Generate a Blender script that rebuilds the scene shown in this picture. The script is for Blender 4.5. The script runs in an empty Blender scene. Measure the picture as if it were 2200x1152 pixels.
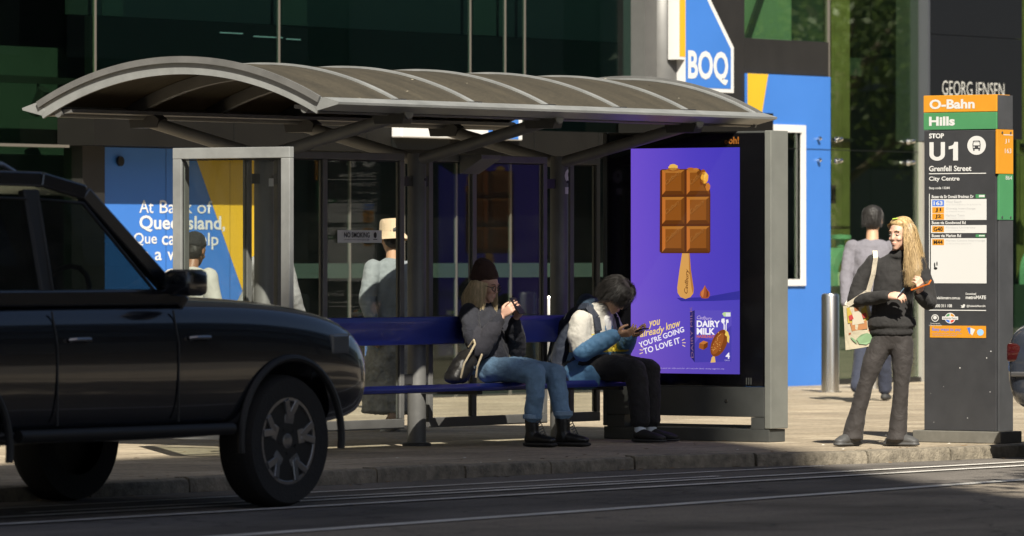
import bpy, bmesh, math, random
from mathutils import Vector, Matrix, Euler, noise

random.seed(7)
S = bpy.context.scene
C = S.collection
R = math.radians
V = Vector

# ------------------------------------------------------------------ camera, sky, sun, exposure
cam_data = bpy.data.cameras.new('camera')
cam_data.sensor_width = 36.0
cam_data.lens = 204.55
cam_data.shift_y = -0.0118
cam_data.clip_start = 0.5
cam_data.clip_end = 2000
cam_data.dof.use_dof = True
cam_data.dof.focus_distance = 42.6
cam_data.dof.aperture_fstop = 4.5
cam = bpy.data.objects.new('camera', cam_data)
cam.location = (-33.979, -24.687, 1.376)
cam.rotation_euler = (R(90), 0, R(-54))
C.objects.link(cam)
S.camera = cam

SUN_EL, SUN_AZ = 44.0, 46.0            # light travels towards azimuth 46 deg (from +X to +Y), falling 44 deg
world = bpy.data.worlds.new('World')
S.world = world
world.use_nodes = True
wn = world.node_tree.nodes
sky = wn.new('ShaderNodeTexSky')
sky.sky_type = 'NISHITA'
sky.sun_disc = False
sky.sun_elevation = R(SUN_EL)
sky.sun_rotation = R(90 - (SUN_AZ + 180))
sky.air_density = 0.7
sky.dust_density = 1.3
sky.ozone_density = 0.4
wn['Background'].inputs['Strength'].default_value = 0.05
world.node_tree.links.new(sky.outputs[0], wn['Background'].inputs['Color'])

sun_data = bpy.data.lights.new('sun', 'SUN')
sun_data.energy = 5.0
sun_data.angle = R(0.5)
sun_data.color = (1.0, 0.93, 0.80)
sun = bpy.data.objects.new('sun', sun_data)
ldir = V((math.cos(R(SUN_EL)) * math.cos(R(SUN_AZ)), math.cos(R(SUN_EL)) * math.sin(R(SUN_AZ)), -math.sin(R(SUN_EL))))
sun.rotation_euler = ldir.to_track_quat('-Z', 'Y').to_euler()
sun.location = (-20, -20, 30)
C.objects.link(sun)

S.view_settings.view_transform = 'Standard'
S.view_settings.look = 'None'
S.view_settings.gamma = 1.0
S.view_settings.use_curve_mapping = False
S.view_settings.exposure = 0.93
S.render.engine = 'CYCLES'
S.cycles.use_denoising = True
S.cycles.max_bounces = 10
S.cycles.transparent_max_bounces = 24
S.cycles.transmission_bounces = 8

# ------------------------------------------------------------------ materials
def srgb(r, g, b):
    f = lambda c: (c / 255 / 12.92) if c / 255 <= 0.04045 else ((c / 255 + 0.055) / 1.055) ** 2.4
    return (f(r), f(g), f(b))

MATS = {}
def mat(name, col, rough=0.6, metal=0.0, var=0.0, vscale=6.0, bump=0.0, bscale=60.0, spec=0.5, col2=None, coat=0.0, emit=None, estr=1.0, stretch=None, sheen=0.0, wrinkle=0.0):
    """principled material with object-space noise colour variation and fine relief"""
    if name in MATS:
        return MATS[name]
    m = bpy.data.materials.new(name)
    m.use_nodes = True
    nt = m.node_tree
    b = nt.nodes['Principled BSDF']
    b.inputs['Base Color'].default_value = (*col, 1)
    b.inputs['Roughness'].default_value = rough
    b.inputs['Metallic'].default_value = metal
    b.inputs['Specular IOR Level'].default_value = spec
    if coat:
        b.inputs['Coat Weight'].default_value = coat
        b.inputs['Coat Roughness'].default_value = 0.04
    if sheen:
        b.inputs['Sheen Weight'].default_value = sheen
    if emit:
        b.inputs['Emission Color'].default_value = (*emit, 1)
        b.inputs['Emission Strength'].default_value = estr
    if var or bump:
        tc = nt.nodes.new('ShaderNodeTexCoord')
        mp = nt.nodes.new('ShaderNodeMapping')
        if stretch:
            mp.inputs['Scale'].default_value = stretch
        nt.links.new(tc.outputs['Object'], mp.inputs[0])
    if var:
        n = nt.nodes.new('ShaderNodeTexNoise')
        n.inputs['Scale'].default_value = vscale
        n.inputs['Detail'].default_value = 7
        n.inputs['Roughness'].default_value = 0.65
        nt.links.new(mp.outputs[0], n.inputs['Vector'])
        rp = nt.nodes.new('ShaderNodeValToRGB')
        rp.color_ramp.elements[0].position = 0.3
        rp.color_ramp.elements[1].position = 0.72
        lo = [max(0, c * (1 - var)) for c in col]
        hi = [min(1, c * (1 + var)) for c in (col2 or col)]
        rp.color_ramp.elements[0].color = (*lo, 1)
        rp.color_ramp.elements[1].color = (*hi, 1)
        nt.links.new(n.outputs['Fac'], rp.inputs[0])
        nt.links.new(rp.outputs[0], b.inputs['Base Color'])
        mr = nt.nodes.new('ShaderNodeMapRange')
        mr.inputs[3].default_value = max(0.02, rough - 0.10)
        mr.inputs[4].default_value = min(1, rough + 0.12)
        nt.links.new(n.outputs['Fac'], mr.inputs[0])
        nt.links.new(mr.outputs[0], b.inputs['Roughness'])
    if bump:
        n2 = nt.nodes.new('ShaderNodeTexNoise')
        n2.inputs['Scale'].default_value = bscale
        n2.inputs['Detail'].default_value = 5
        nt.links.new(mp.outputs[0], n2.inputs['Vector'])
        bp = nt.nodes.new('ShaderNodeBump')
        bp.inputs['Strength'].default_value = bump
        bp.inputs['Distance'].default_value = 0.01
        nt.links.new(n2.outputs['Fac'], bp.inputs['Height'])
        nt.links.new(bp.outputs[0], b.inputs['Normal'])
        if wrinkle:
            n3 = nt.nodes.new('ShaderNodeTexNoise')
            n3.inputs['Scale'].default_value = 9.0
            n3.inputs['Detail'].default_value = 3.0
            n3.inputs['Distortion'].default_value = 1.6
            nt.links.new(mp.outputs[0], n3.inputs['Vector'])
            b3 = nt.nodes.new('ShaderNodeBump')
            b3.inputs['Strength'].default_value = wrinkle
            b3.inputs['Distance'].default_value = 0.05
            nt.links.new(n3.outputs['Fac'], b3.inputs['Height'])
            nt.links.new(b3.outputs[0], bp.inputs['Normal'])
    MATS[name] = m
    return m

def glass(name, tint, refl=1.0, dirt=0.0, dscale=3.0, dcol=(0.5, 0.5, 0.45), rough=0.01, vertical=False, ior=1.5):
    """thin pane: tinted see-through plus fresnel mirror, with a film of dirt"""
    if name in MATS:
        return MATS[name]
    m = bpy.data.materials.new(name)
    m.use_nodes = True
    nt = m.node_tree
    nt.nodes.remove(nt.nodes['Principled BSDF'])
    out = nt.nodes['Material Output']
    tr = nt.nodes.new('ShaderNodeBsdfTransparent')
    tr.inputs[0].default_value = (*tint, 1)
    gl = nt.nodes.new('ShaderNodeBsdfGlossy')
    gl.inputs['Roughness'].default_value = rough
    gl.inputs['Color'].default_value = (refl, refl, refl, 1)
    fr = nt.nodes.new('ShaderNodeFresnel')
    ge = nt.nodes.new('ShaderNodeNewGeometry')
    io = nt.nodes.new('ShaderNodeMapRange')
    io.inputs[3].default_value = ior
    io.inputs[4].default_value = 1.0 / ior
    nt.links.new(ge.outputs['Backfacing'], io.inputs[0])
    nt.links.new(io.outputs[0], fr.inputs['IOR'])
    mx = nt.nodes.new('ShaderNodeMixShader')
    nt.links.new(fr.outputs[0], mx.inputs[0])
    nt.links.new(tr.outputs[0], mx.inputs[1])
    nt.links.new(gl.outputs[0], mx.inputs[2])
    last = mx
    if dirt:
        tc = nt.nodes.new('ShaderNodeTexCoord')
        mp = nt.nodes.new('ShaderNodeMapping')
        mp.inputs['Scale'].default_value = (1, 1, 0.25) if vertical else (1, 1, 1)
        n = nt.nodes.new('ShaderNodeTexNoise')
        n.inputs['Scale'].default_value = dscale
        n.inputs['Detail'].default_value = 9
        n.inputs['Roughness'].default_value = 0.7
        nt.links.new(tc.outputs['Object'], mp.inputs[0])
        nt.links.new(mp.outputs[0], n.inputs['Vector'])
        mr = nt.nodes.new('ShaderNodeMapRange')
        mr.inputs[1].default_value = 0.38
        mr.inputs[2].default_value = 0.85
        mr.inputs[3].default_value = dirt * 0.25
        mr.inputs[4].default_value = dirt * 2.2
        nt.links.new(n.outputs['Fac'], mr.inputs[0])
        df = nt.nodes.new('ShaderNodeBsdfDiffuse')
        df.inputs[0].default_value = (*dcol, 1)
        m2 = nt.nodes.new('ShaderNodeMixShader')
        nt.links.new(mr.outputs[0], m2.inputs[0])
        nt.links.new(last.outputs[0], m2.inputs[1])
        nt.links.new(df.outputs[0], m2.inputs[2])
        last = m2
    nt.links.new(last.outputs[0], out.inputs['Surface'])
    MATS[name] = m
    return m

def flat(name, col, k=1.0, rough=0.25):
    """a patch of a backlit screen"""
    return mat(name, (0.004, 0.004, 0.004), rough, emit=col, estr=k, spec=0.25)

# ------------------------------------------------------------------ mesh helpers
class MB:
    """collects simple shapes into one mesh"""
    def __init__(s):
        s.v = []; s.f = []; s.m = []
    def add(s, vs, fs, mi=0):
        o = len(s.v)
        s.v += [tuple(p) for p in vs]
        s.f += [tuple(i + o for i in f) for f in fs]
        s.m += [mi] * len(fs)
        return s
    def box(s, a, b, mi=0, bev=0.0):
        x0, x1 = sorted((a[0], b[0])); y0, y1 = sorted((a[1], b[1])); z0, z1 = sorted((a[2], b[2]))
        if bev:
            bm = bmesh.new()
            bmesh.ops.create_cube(bm, size=1)
            for v in bm.verts:
                v.co = V((x0 + (v.co.x + .5) * (x1 - x0), y0 + (v.co.y + .5) * (y1 - y0), z0 + (v.co.z + .5) * (z1 - z0)))
            bmesh.ops.bevel(bm, geom=bm.edges[:], offset=bev, segments=2, profile=0.5, affect='EDGES')
            bm.verts.ensure_lookup_table()
            bm.verts.index_update()
            s.add([v.co[:] for v in bm.verts], [[v.index for v in f.verts] for f in bm.faces], mi)
            bm.free()
            return s
        vs = [(x0, y0, z0), (x1, y0, z0), (x1, y1, z0), (x0, y1, z0), (x0, y0, z1), (x1, y0, z1), (x1, y1, z1), (x0, y1, z1)]
        return s.add(vs, [(0, 3, 2, 1), (4, 5, 6, 7), (0, 1, 5, 4), (1, 2, 6, 5), (2, 3, 7, 6), (3, 0, 4, 7)], mi)
    def bar(s, p, q, w, h, up=(0, 0, 1), mi=0):
        p = V(p); q = V(q); d = (q - p).normalized()
        u = V(up); x = d.cross(u).normalized(); u = x.cross(d).normalized()
        vs = []
        for c in (p, q):
            for a, b in ((-1, -1), (1, -1), (1, 1), (-1, 1)):
                vs.append(c + x * a * w / 2 + u * b * h / 2)
        return s.add(vs, [(0, 1, 2, 3)[::-1], (4, 5, 6, 7), (0, 4, 5, 1)[::-1], (1, 5, 6, 2)[::-1], (2, 6, 7, 3)[::-1], (3, 7, 4, 0)[::-1]], mi)
    def tube(s, pts, rad, n=12, mi=0, cap=True):
        pts = [V(p) for p in pts]
        rad = rad if isinstance(rad, (list, tuple)) else [rad] * len(pts)
        rings = []
        prev = None
        for i, p in enumerate(pts):
            d = (pts[min(i + 1, len(pts) - 1)] - pts[max(i - 1, 0)])
            d = d.normalized() if d.length else V((0, 0, 1))
            if prev is None:
                a = V((0, 0, 1)) if abs(d.z) < 0.9 else V((1, 0, 0))
                x = d.cross(a).normalized()
            else:
                x = (prev - d * prev.dot(d)).normalized()
            prev = x
            y = d.cross(x)
            rings.append([p + (x * math.cos(2 * math.pi * k / n) + y * math.sin(2 * math.pi * k / n)) * rad[i] for k in range(n)])
        vs = [q for r_ in rings for q in r_]
        fs = []
        for i in range(len(pts) - 1):
            for k in range(n):
                a = i * n + k; b = i * n + (k + 1) % n
                fs.append((a, b, b + n, a + n))
        if cap:
            fs.append(tuple(range(n))[::-1]); fs.append(tuple((len(pts) - 1) * n + k for k in range(n)))
        return s.add(vs, fs, mi)
    def prism(s, poly, fn, d0, d1, mi=0):
        """poly: 2-D outline, fn(u, v, w) -> 3-D, extruded from w=d0 to w=d1"""
        n = len(poly)
        vs = [fn(u, v, d0) for u, v in poly] + [fn(u, v, d1) for u, v in poly]
        fs = [tuple(range(n))[::-1], tuple(range(n, 2 * n))]
        fs += [(i, (i + 1) % n, (i + 1) % n + n, i + n) for i in range(n)]
        return s.add(vs, fs, mi)
    def lathe(s, prof, c=(0, 0, 0), n=24, axis='z', mi=0, cap=True):
        vs = []
        for r_, h in prof:
            for k in range(n):
                a = 2 * math.pi * k / n
                p = (r_ * math.cos(a), r_ * math.sin(a), h)
                if axis == 'y': p = (p[0], h, p[1])
                if axis == 'x': p = (h, p[0], p[1])
                vs.append((c[0] + p[0], c[1] + p[1], c[2] + p[2]))
        fs = []
        for i in range(len(prof) - 1):
            for k in range(n):
                a = i * n + k; b = i * n + (k + 1) % n
                fs.append((a, b, b + n, a + n))
        if cap:
            fs.append(tuple(range(n))[::-1]); fs.append(tuple((len(prof) - 1) * n + k for k in range(n)))
        return s.add(vs, fs, mi)
    def build(s, name, mats, parent=None, smooth=False, bevel=0.0, fix=True):
        me = bpy.data.meshes.new(name)
        me.from_pydata(s.v, [], s.f)
        if not isinstance(mats, (list, tuple)):
            mats = [mats]
        for m in mats:
            me.materials.append(m)
        if len(mats) > 1:
            me.polygons.foreach_set('material_index', s.m)
        if fix:
            bm = bmesh.new(); bm.from_mesh(me)
            bmesh.ops.recalc_face_normals(bm, faces=bm.faces[:])
            bm.to_mesh(me); bm.free()
        o = bpy.data.objects.new(name, me)
        C.objects.link(o)
        if smooth:
            for p in me.polygons:
                p.use_smooth = True
            me.set_sharp_from_angle(angle=R(38))
        if bevel:
            b = o.modifiers.new('bevel', 'BEVEL')
            b.width = bevel; b.segments = 2; b.limit_method = 'ANGLE'
        if parent is not None:
            adopt(o, parent)
        return o

WM = {}
def wmat(o):
    return WM.get(o.name, Matrix.Identity(4))
def adopt(o, parent):
    """parent an object whose mesh is in world coordinates"""
    o.parent = parent
    o.matrix_parent_inverse = wmat(parent).inverted()

def tag(o, label, cat, group=None):
    o['label'] = label; o['category'] = cat
    if group: o['group'] = group
    return o
def kind(o, k):
    o['kind'] = k
    return o
def thing(name, label, cat, loc=(0, 0, 0), rz=0.0, group=None):
    o = bpy.data.objects.new(name, None)
    o.empty_display_size = 0.2
    o.location = loc; o.rotation_euler = (0, 0, rz)
    C.objects.link(o)
    WM[o.name] = Matrix.Translation(V(loc)) @ Matrix.Rotation(rz, 4, 'Z')
    return tag(o, label, cat, group)
def box(name, a, b, m, parent=None, bev=0.0):
    return MB().box(a, b, bev=bev).build(name, m, parent)

# surfaces that writing and flat shapes are laid on: (u to the right, v up) in metres -> world
class Face:
    def __init__(s, org, right, normal):
        s.o = V(org); s.r = V(right).normalized(); s.n = V(normal).normalized(); s.u = V((0, 0, 1))
    def __call__(s, u, v, w=0.0):
        return s.o + s.r * u + s.u * v + s.n * w

def text(body, face, u, v, w=None, h=None, m=None, parent=None, proud=0.003, bold=0.0, shear=0.0, rot=0.0, align='l', name='lettering', thick=0.0012, arc=0.0):
    """flat lettering fitted to a box w x h with its lower left (or centre) at u, v"""
    cu = bpy.data.curves.new('txt', 'FONT')
    cu.body = body; cu.size = 1.0; cu.offset = bold; cu.shear = shear; cu.resolution_u = 3
    to = bpy.data.objects.new('txt', cu)
    C.objects.link(to)
    bpy.context.view_layer.update()
    me = bpy.data.meshes.new_from_object(to.evaluated_get(bpy.context.evaluated_depsgraph_get()))
    bpy.data.objects.remove(to); bpy.data.curves.remove(cu)
    xs = [p.co.x for p in me.vertices]; ys = [p.co.y for p in me.vertices]
    x0, x1, y0, y1 = min(xs), max(xs), min(ys), max(ys)
    sx = w / (x1 - x0) if w else None
    sy = h / (y1 - y0) if h else None
    sx = sx or sy; sy = sy or sx
    W = (x1 - x0) * sx; H = (y1 - y0) * sy
    cr, sr = math.cos(rot), math.sin(rot)
    for p in me.vertices:
        a = (p.co.x - x0) * sx; b = (p.co.y - y0) * sy
        if align == 'c': a -= W / 2; b -= H / 2
        if arc: b += arc * ((a if align == 'c' else a - W / 2) ** 2)
        a, b = a * cr - b * sr, a * sr + b * cr
        p.co = face(u + a, v + b, proud)
    me.materials.clear(); me.materials.append(m)
    me.name = name
    o = bpy.data.objects.new(name, me)
    C.objects.link(o)
    if parent is not None: adopt(o, parent)
    return o

def patch(name, poly, face, m, parent=None, proud=0.002, thick=0.0, fan=None):
    """a flat outline (u, v) laid on a face"""
    mb = MB()
    if thick:
        mb.prism(poly, lambda a, b, c: face(a, b, c), proud - thick, proud)
    else:
        mb.add([face(a, b, proud) for a, b in poly], [tuple(range(len(poly)))])
    return mb.build(name, m, parent, fix=bool(thick))
def rect(u0, v0, u1, v1):
    return [(u0, v0), (u1, v0), (u1, v1), (u0, v1)]
def disc(u, v, ru, rv=None, n=28, a0=0.0, a1=360.0):
    rv = rv or ru
    return [(u + ru * math.cos(R(a0 + (a1 - a0) * k / n)), v + rv * math.sin(R(a0 + (a1 - a0) * k / n))) for k in range(n)]
# ------------------------------------------------------------------ ground, road, kerb
ROAD_Z = -0.08
def asphalt_mat(name, c1, c2, scale=1.2):
    m = mat(name, c1, 0.95, spec=0.25, var=0.28, vscale=scale, bump=0.7, bscale=90, col2=c2, stretch=(0.25, 1, 1))
    nt = m.node_tree
    b = nt.nodes['Principled BSDF']
    n = nt.nodes.new('ShaderNodeTexNoise'); n.inputs['Scale'].default_value = 140; n.inputs['Detail'].default_value = 2
    tc = nt.nodes.new('ShaderNodeTexCoord')
    nt.links.new(tc.outputs['Object'], n.inputs['Vector'])
    mx = nt.nodes.new('ShaderNodeMixRGB'); mx.blend_type = 'MULTIPLY'; mx.inputs[0].default_value = 0.75
    rp = nt.nodes.new('ShaderNodeValToRGB'); rp.color_ramp.elements[0].position = 0.35; rp.color_ramp.elements[1].position = 0.7
    rp.color_ramp.elements[0].color = (0.45, 0.45, 0.45, 1); rp.color_ramp.elements[1].color = (1.5, 1.5, 1.5, 1)
    nt.links.new(n.outputs['Fac'], rp.inputs[0])
    src = b.inputs['Base Color'].links[0].from_socket
    nt.links.new(src, mx.inputs[1]); nt.links.new(rp.outputs[0], mx.inputs[2]); nt.links.new(mx.outputs[0], b.inputs['Base Color'])
    # tar-sealed cracks and oil stains
    vo = nt.nodes.new('ShaderNodeTexVoronoi'); vo.feature = 'DISTANCE_TO_EDGE'; vo.inputs['Scale'].default_value = 0.42
    nz = nt.nodes.new('ShaderNodeTexNoise'); nz.inputs['Scale'].default_value = 2.5; nz.inputs['Detail'].default_value = 6
    nt.links.new(tc.outputs['Object'], nz.inputs['Vector'])
    ad_ = nt.nodes.new('ShaderNodeMixRGB'); ad_.blend_type = 'ADD'; ad_.inputs[0].default_value = 0.5
    nt.links.new(tc.outputs['Object'], ad_.inputs[1]); nt.links.new(nz.outputs['Color'], ad_.inputs[2])
    nt.links.new(ad_.outputs[0], vo.inputs['Vector'])
    cr = nt.nodes.new('ShaderNodeValToRGB'); cr.color_ramp.elements[0].position = 0.001; cr.color_ramp.elements[1].position = 0.007
    cr.color_ramp.elements[0].color = (0.55, 0.55, 0.55, 1); cr.color_ramp.elements[1].color = (1, 1, 1, 1)
    nt.links.new(vo.outputs['Distance'], cr.inputs[0])
    st_ = nt.nodes.new('ShaderNodeValToRGB'); st_.color_ramp.elements[0].position = 0.34; st_.color_ramp.elements[1].position = 0.5
    st_.color_ramp.elements[0].color = (0.68, 0.68, 0.68, 1); st_.color_ramp.elements[1].color = (1, 1, 1, 1)
    n4 = nt.nodes.new('ShaderNodeTexNoise'); n4.inputs['Scale'].default_value = 0.8; n4.inputs['Detail'].default_value = 4
    nt.links.new(tc.outputs['Object'], n4.inputs['Vector']); nt.links.new(n4.outputs['Fac'], st_.inputs[0])
    a1 = nt.nodes.new('ShaderNodeMixRGB'); a1.blend_type = 'MULTIPLY'; a1.inputs[0].default_value = 1
    a2 = nt.nodes.new('ShaderNodeMixRGB'); a2.blend_type = 'MULTIPLY'; a2.inputs[0].default_value = 1
    nt.links.new(mx.outputs[0], a1.inputs[1]); nt.links.new(cr.outputs[0], a1.inputs[2])
    nt.links.new(a1.outputs[0], a2.inputs[1]); nt.links.new(st_.outputs[0], a2.inputs[2])
    nt.links.new(a2.outputs[0], b.inputs['Base Color'])
    return m
M_asph = asphalt_mat('asphalt dark', (0.115, 0.105, 0.095), (0.14, 0.127, 0.114))
M_asph2 = asphalt_mat('asphalt sunlit tone', (0.22, 0.19, 0.155), (0.26, 0.225, 0.18), 0.8)  # paler, warmer asphalt: sunlight on the lane nearest the camera, put into its colour
M_line = mat('road paint worn', (0.60, 0.58, 0.54), 0.7, var=0.35, vscale=5, bump=0.3, stretch=(0.5, 3, 1))

def paving_mat():
    m = mat('paving concrete', (0.37, 0.315, 0.232), 0.85, var=0.22, vscale=0.9, bump=0.5, bscale=120, col2=(0.40, 0.34, 0.25))
    nt = m.node_tree
    b = nt.nodes['Principled BSDF']
    tc = nt.nodes.new('ShaderNodeTexCoord')
    br = nt.nodes.new('ShaderNodeTexBrick')
    br.inputs['Scale'].default_value = 1.0
    br.inputs['Mortar Size'].default_value = 0.011
    br.inputs['Brick Width'].default_value = 0.6
    br.inputs['Row Height'].default_value = 0.6
    br.inputs['Color1'].default_value = (1, 1, 1, 1); br.inputs['Color2'].default_value = (0.74, 0.72, 0.70, 1)
    br.inputs['Mortar'].default_value = (0.34, 0.31, 0.29, 1)
    nt.links.new(tc.outputs['Object'], br.inputs['Vector'])
    n = nt.nodes.new('ShaderNodeTexNoise'); n.inputs['Scale'].default_value = 26; n.inputs['Detail'].default_value = 6
    nt.links.new(tc.outputs['Object'], n.inputs['Vector'])
    rp = nt.nodes.new('ShaderNodeValToRGB'); rp.color_ramp.elements[0].position = 0.3; rp.color_ramp.elements[1].position = 0.62
    rp.color_ramp.elements[0].color = (0.62, 0.6, 0.58, 1); rp.color_ramp.elements[1].color = (1.04, 1.04, 1.04, 1)
    nt.links.new(n.outputs['Fac'], rp.inputs[0])
    src = b.inputs['Base Color'].links[0].from_socket
    m1 = nt.nodes.new('ShaderNodeMixRGB'); m1.blend_type = 'MULTIPLY'; m1.inputs[0].default_value = 1
    m2 = nt.nodes.new('ShaderNodeMixRGB'); m2.blend_type = 'MULTIPLY'; m2.inputs[0].default_value = 1
    nt.links.new(src, m1.inputs[1]); nt.links.new(br.outputs['Color'], m1.inputs[2])
    nt.links.new(m1.outputs[0], m2.inputs[1]); nt.links.new(rp.outputs[0], m2.inputs[2])
    nt.links.new(m2.outputs[0], b.inputs['Base Color'])
    return m
M_pave = paving_mat()
M_kerb = mat('kerb stone', (0.19, 0.165, 0.125), 0.9, var=0.5, vscale=14, bump=0.9, bscale=70)

KERB = [(-60, -1.98), (-1.0, -2.04), (-0.25, -2.52), (0.7, -2.78), (2.6, -2.93), (60, -3.3)]
def kerb_y(x):
    for (x0, y0), (x1, y1) in zip(KERB, KERB[1:]):
        if x0 <= x <= x1:
            return y0 + (y1 - y0) * (x - x0) / (x1 - x0)
    return KERB[-1][1]

mb = MB().add([(-400, -400, ROAD_Z), (400, -400, ROAD_Z), (400, 400, ROAD_Z), (-400, 400, ROAD_Z)], [(0, 1, 2, 3)])
kind(mb.build('road', M_asph, fix=False), 'structure')
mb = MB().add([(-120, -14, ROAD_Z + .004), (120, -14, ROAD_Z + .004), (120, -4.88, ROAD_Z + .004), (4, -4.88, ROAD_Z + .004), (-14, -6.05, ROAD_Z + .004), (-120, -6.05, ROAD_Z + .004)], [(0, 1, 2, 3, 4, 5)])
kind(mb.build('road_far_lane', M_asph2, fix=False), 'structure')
pts = [(x, y + 0.135, 0) for x, y in KERB]
mb = MB().add(pts + [(60, 60, 0), (-60, 60, 0)], [tuple(range(len(pts) + 2))])
kind(mb.build('pavement', M_pave, fix=False), 'structure')
# painted lines
lm = M_line
def road_line(y0, y1, x0, x1, w, z):
    mb = MB()
    n = 40
    vs = []; fs = []
    for i in range(n + 1):
        x = x0 + (x1 - x0) * i / n; y = y0 + (y1 - y0) * i / n
        j = 0.006 * noise.noise(V((x * 3, y, 3)))
        vs += [(x, y - w / 2 + j, z), (x, y + w / 2 + j * .5, z)]
    for i in range(n):
        fs.append((2 * i, 2 * i + 2, 2 * i + 3, 2 * i + 1))
    return kind(mb.add(vs, fs).build('lane_line', lm, fix=False), 'structure')
road_line(-2.62, -2.80, -14, -0.2, 0.05, ROAD_Z + .008)
road_line(-3.16, -3.28, -9, -2.2, 0.06, ROAD_Z + .008)
road_line(-3.40, -3.52, -12, 1.5, 0.08, ROAD_Z + .008)
road_line(-4.02, -3.88, -16, 2.5, 0.09, ROAD_Z + .008)
road_line(-6.05, -4.88, -14, 4, 0.13, ROAD_Z + .010)
# kerb stones, each a piece of its own
kerb = thing('kerb', 'worn concrete kerb of separate stones along the edge of the pavement', 'kerb', (-3, -2, ROAD_Z))
x = -26.0
k = 0
while x < 42:
    L = 0.92 + 0.06 * random.random()
    x1 = x + L - 0.022
    a = V((x, kerb_y(x), 0)); b = V((x1, kerb_y(x1), 0))
    d = (b - a).normalized(); nrm = V((-d.y, d.x, 0))
    top = 0.006 + random.uniform(-.005, .012)
    mb = MB()
    prof = [(0.0, ROAD_Z - .05), (0.0, -.028), (0.010, top - .008), (0.034, top), (0.13, top), (0.13, ROAD_Z - .05)]
    segs = 8
    vs = []; fs = []
    for i in range(segs + 1):
        t = i / segs
        p = a.lerp(b, t)
        for j, (u, z) in enumerate(prof):
            jit = 0.011 * noise.noise(V((p.x * 9, j * 3.1, k))) if j in (1, 2, 3) else 0
            q = p + nrm * (u + jit)
            vs.append((q.x, q.y, z + jit * .7))
    m_ = len(prof)
    for i in range(segs):
        for j in range(m_):
            fs.append((i * m_ + j, i * m_ + (j + 1) % m_, (i + 1) * m_ + (j + 1) % m_, (i + 1) * m_ + j))
    fs.append(tuple(range(m_))); fs.append(tuple(segs * m_ + j for j in range(m_))[::-1])
    mb.add(vs, fs).build('kerb_stone', M_kerb, kerb, smooth=True)
    x += L
    k += 1

# ------------------------------------------------------------------ the glass-fronted building behind the stop
FY = 9.1
M_dark = mat('dark cladding', (0.017, 0.016, 0.015), 0.45, var=0.15, vscale=2)
M_fascia = mat('fascia charcoal', (0.0075, 0.007, 0.006), 0.65, spec=0.15, var=0.12, vscale=2)
M_black = mat('black spandrel', (0.004, 0.005, 0.005), 0.35)
M_mull = mat('mullion metal', (0.15, 0.138, 0.118), 0.45, metal=0.3)
M_cladgrey = mat('column cladding', (0.115, 0.115, 0.112), 0.38, metal=0.2, var=0.10, vscale=3)
M_int = mat('interior wall', (0.030, 0.045, 0.042), 0.8)
M_intgreen = mat('interior olive panel', (0.17, 0.15, 0.055), 0.7, var=0.25, vscale=3)
M_floor_in = mat('interior floor', (0.05, 0.05, 0.048), 0.4)
G_teal = glass('curtain glass teal', (0.58, 0.74, 0.70), dirt=0.0, dscale=2)
G_green = glass('curtain glass green', (0.66, 0.82, 0.70), dirt=0.0, dscale=2)
G_door = glass('door glass', (0.74, 0.84, 0.80), dirt=0.004, dscale=2)
G_shop = glass('shop glass', (0.77, 0.88, 0.75), dirt=0.0, dscale=2, ior=2.0)

bld = thing('glass_fronted_building', 'dark glass-fronted bank building filling the background behind the bus shelter', 'building', (12, FY, 0))
def bp(name, a, b, m, bev=0):
    return box(name, a, b, m, bld, bev)
def pane(x0, x1, z0, z1, m, y=FY):
    return box('pane', (x0, y, z0), (x1, y + 0.012, z1), m, bld)
TOP = 9.0
# rooms behind the glass
bp('floor_slab', (7.6, FY + .18, 2.62), (16.6, FY + 5, 2.9), M_dark)
bp('back_wall', (-6, FY + 4.6, 0.01), (34, FY + 4.8, TOP), M_int)
bp('room_floor', (-6, FY + .02, 0.004), (34, FY + 4.6, 0.02), M_floor_in)
bp('roof_slab', (-6, FY - .1, TOP), (34, FY + 5, TOP + .3), M_dark)
bp('upper_storeys', (-6.2, FY + .02, TOP + .302), (40, FY + 25, 46), M_dark)
bp('side_wall', (-6.2, FY - .05, 0.01), (-6.0, FY + 4.8, TOP), M_int)
# upper storey glass left to right
for x0, x1 in ((-6, -1), (-1, 2.6), (2.6, 6.135), (6.165, 8.80), (8.83, 11.815), (11.845, 12.395), (12.425, 12.725), (12.755, 14.58)):
    pane(x0, x1, 2.61 if x1 > 6.2 else 2.38, TOP, G_teal if x1 > 6.2 else G_green)
for x in (6.15, 8.815, 11.83, 12.41, 12.74):
    bp('mullion', (x - .010, FY - .006, 2.61), (x + .010, FY + .02, TOP), M_mull)
bp('mullion', (2.585, FY - .012, 2.4), (2.615, FY + .03, TOP), M_mull)
# dark spandrel behind the glass, and the ceiling void above it
bp('spandrel', (6.19, FY + .10, 2.61), (14.5, FY + .16, 3.54), M_black)
M_blind = mat('blind green grey', (0.016, 0.024, 0.018), .8)
bp('ceiling_void', (6.2, FY + .34, 3.56), (16.5, FY + .4, TOP), mat('void teal', (0.004, 0.008, 0.009), .8))
bp('blind', (6.62, FY + .30, 3.56), (6.90, FY + .32, 6.5), M_blind)
bp('blind', (9.25, FY + .30, 3.56), (9.62, FY + .32, 6.5), M_blind)
bp('blind', (12.30, FY + .30, 3.56), (12.78, FY + .32, 6.5), M_blind)
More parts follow.
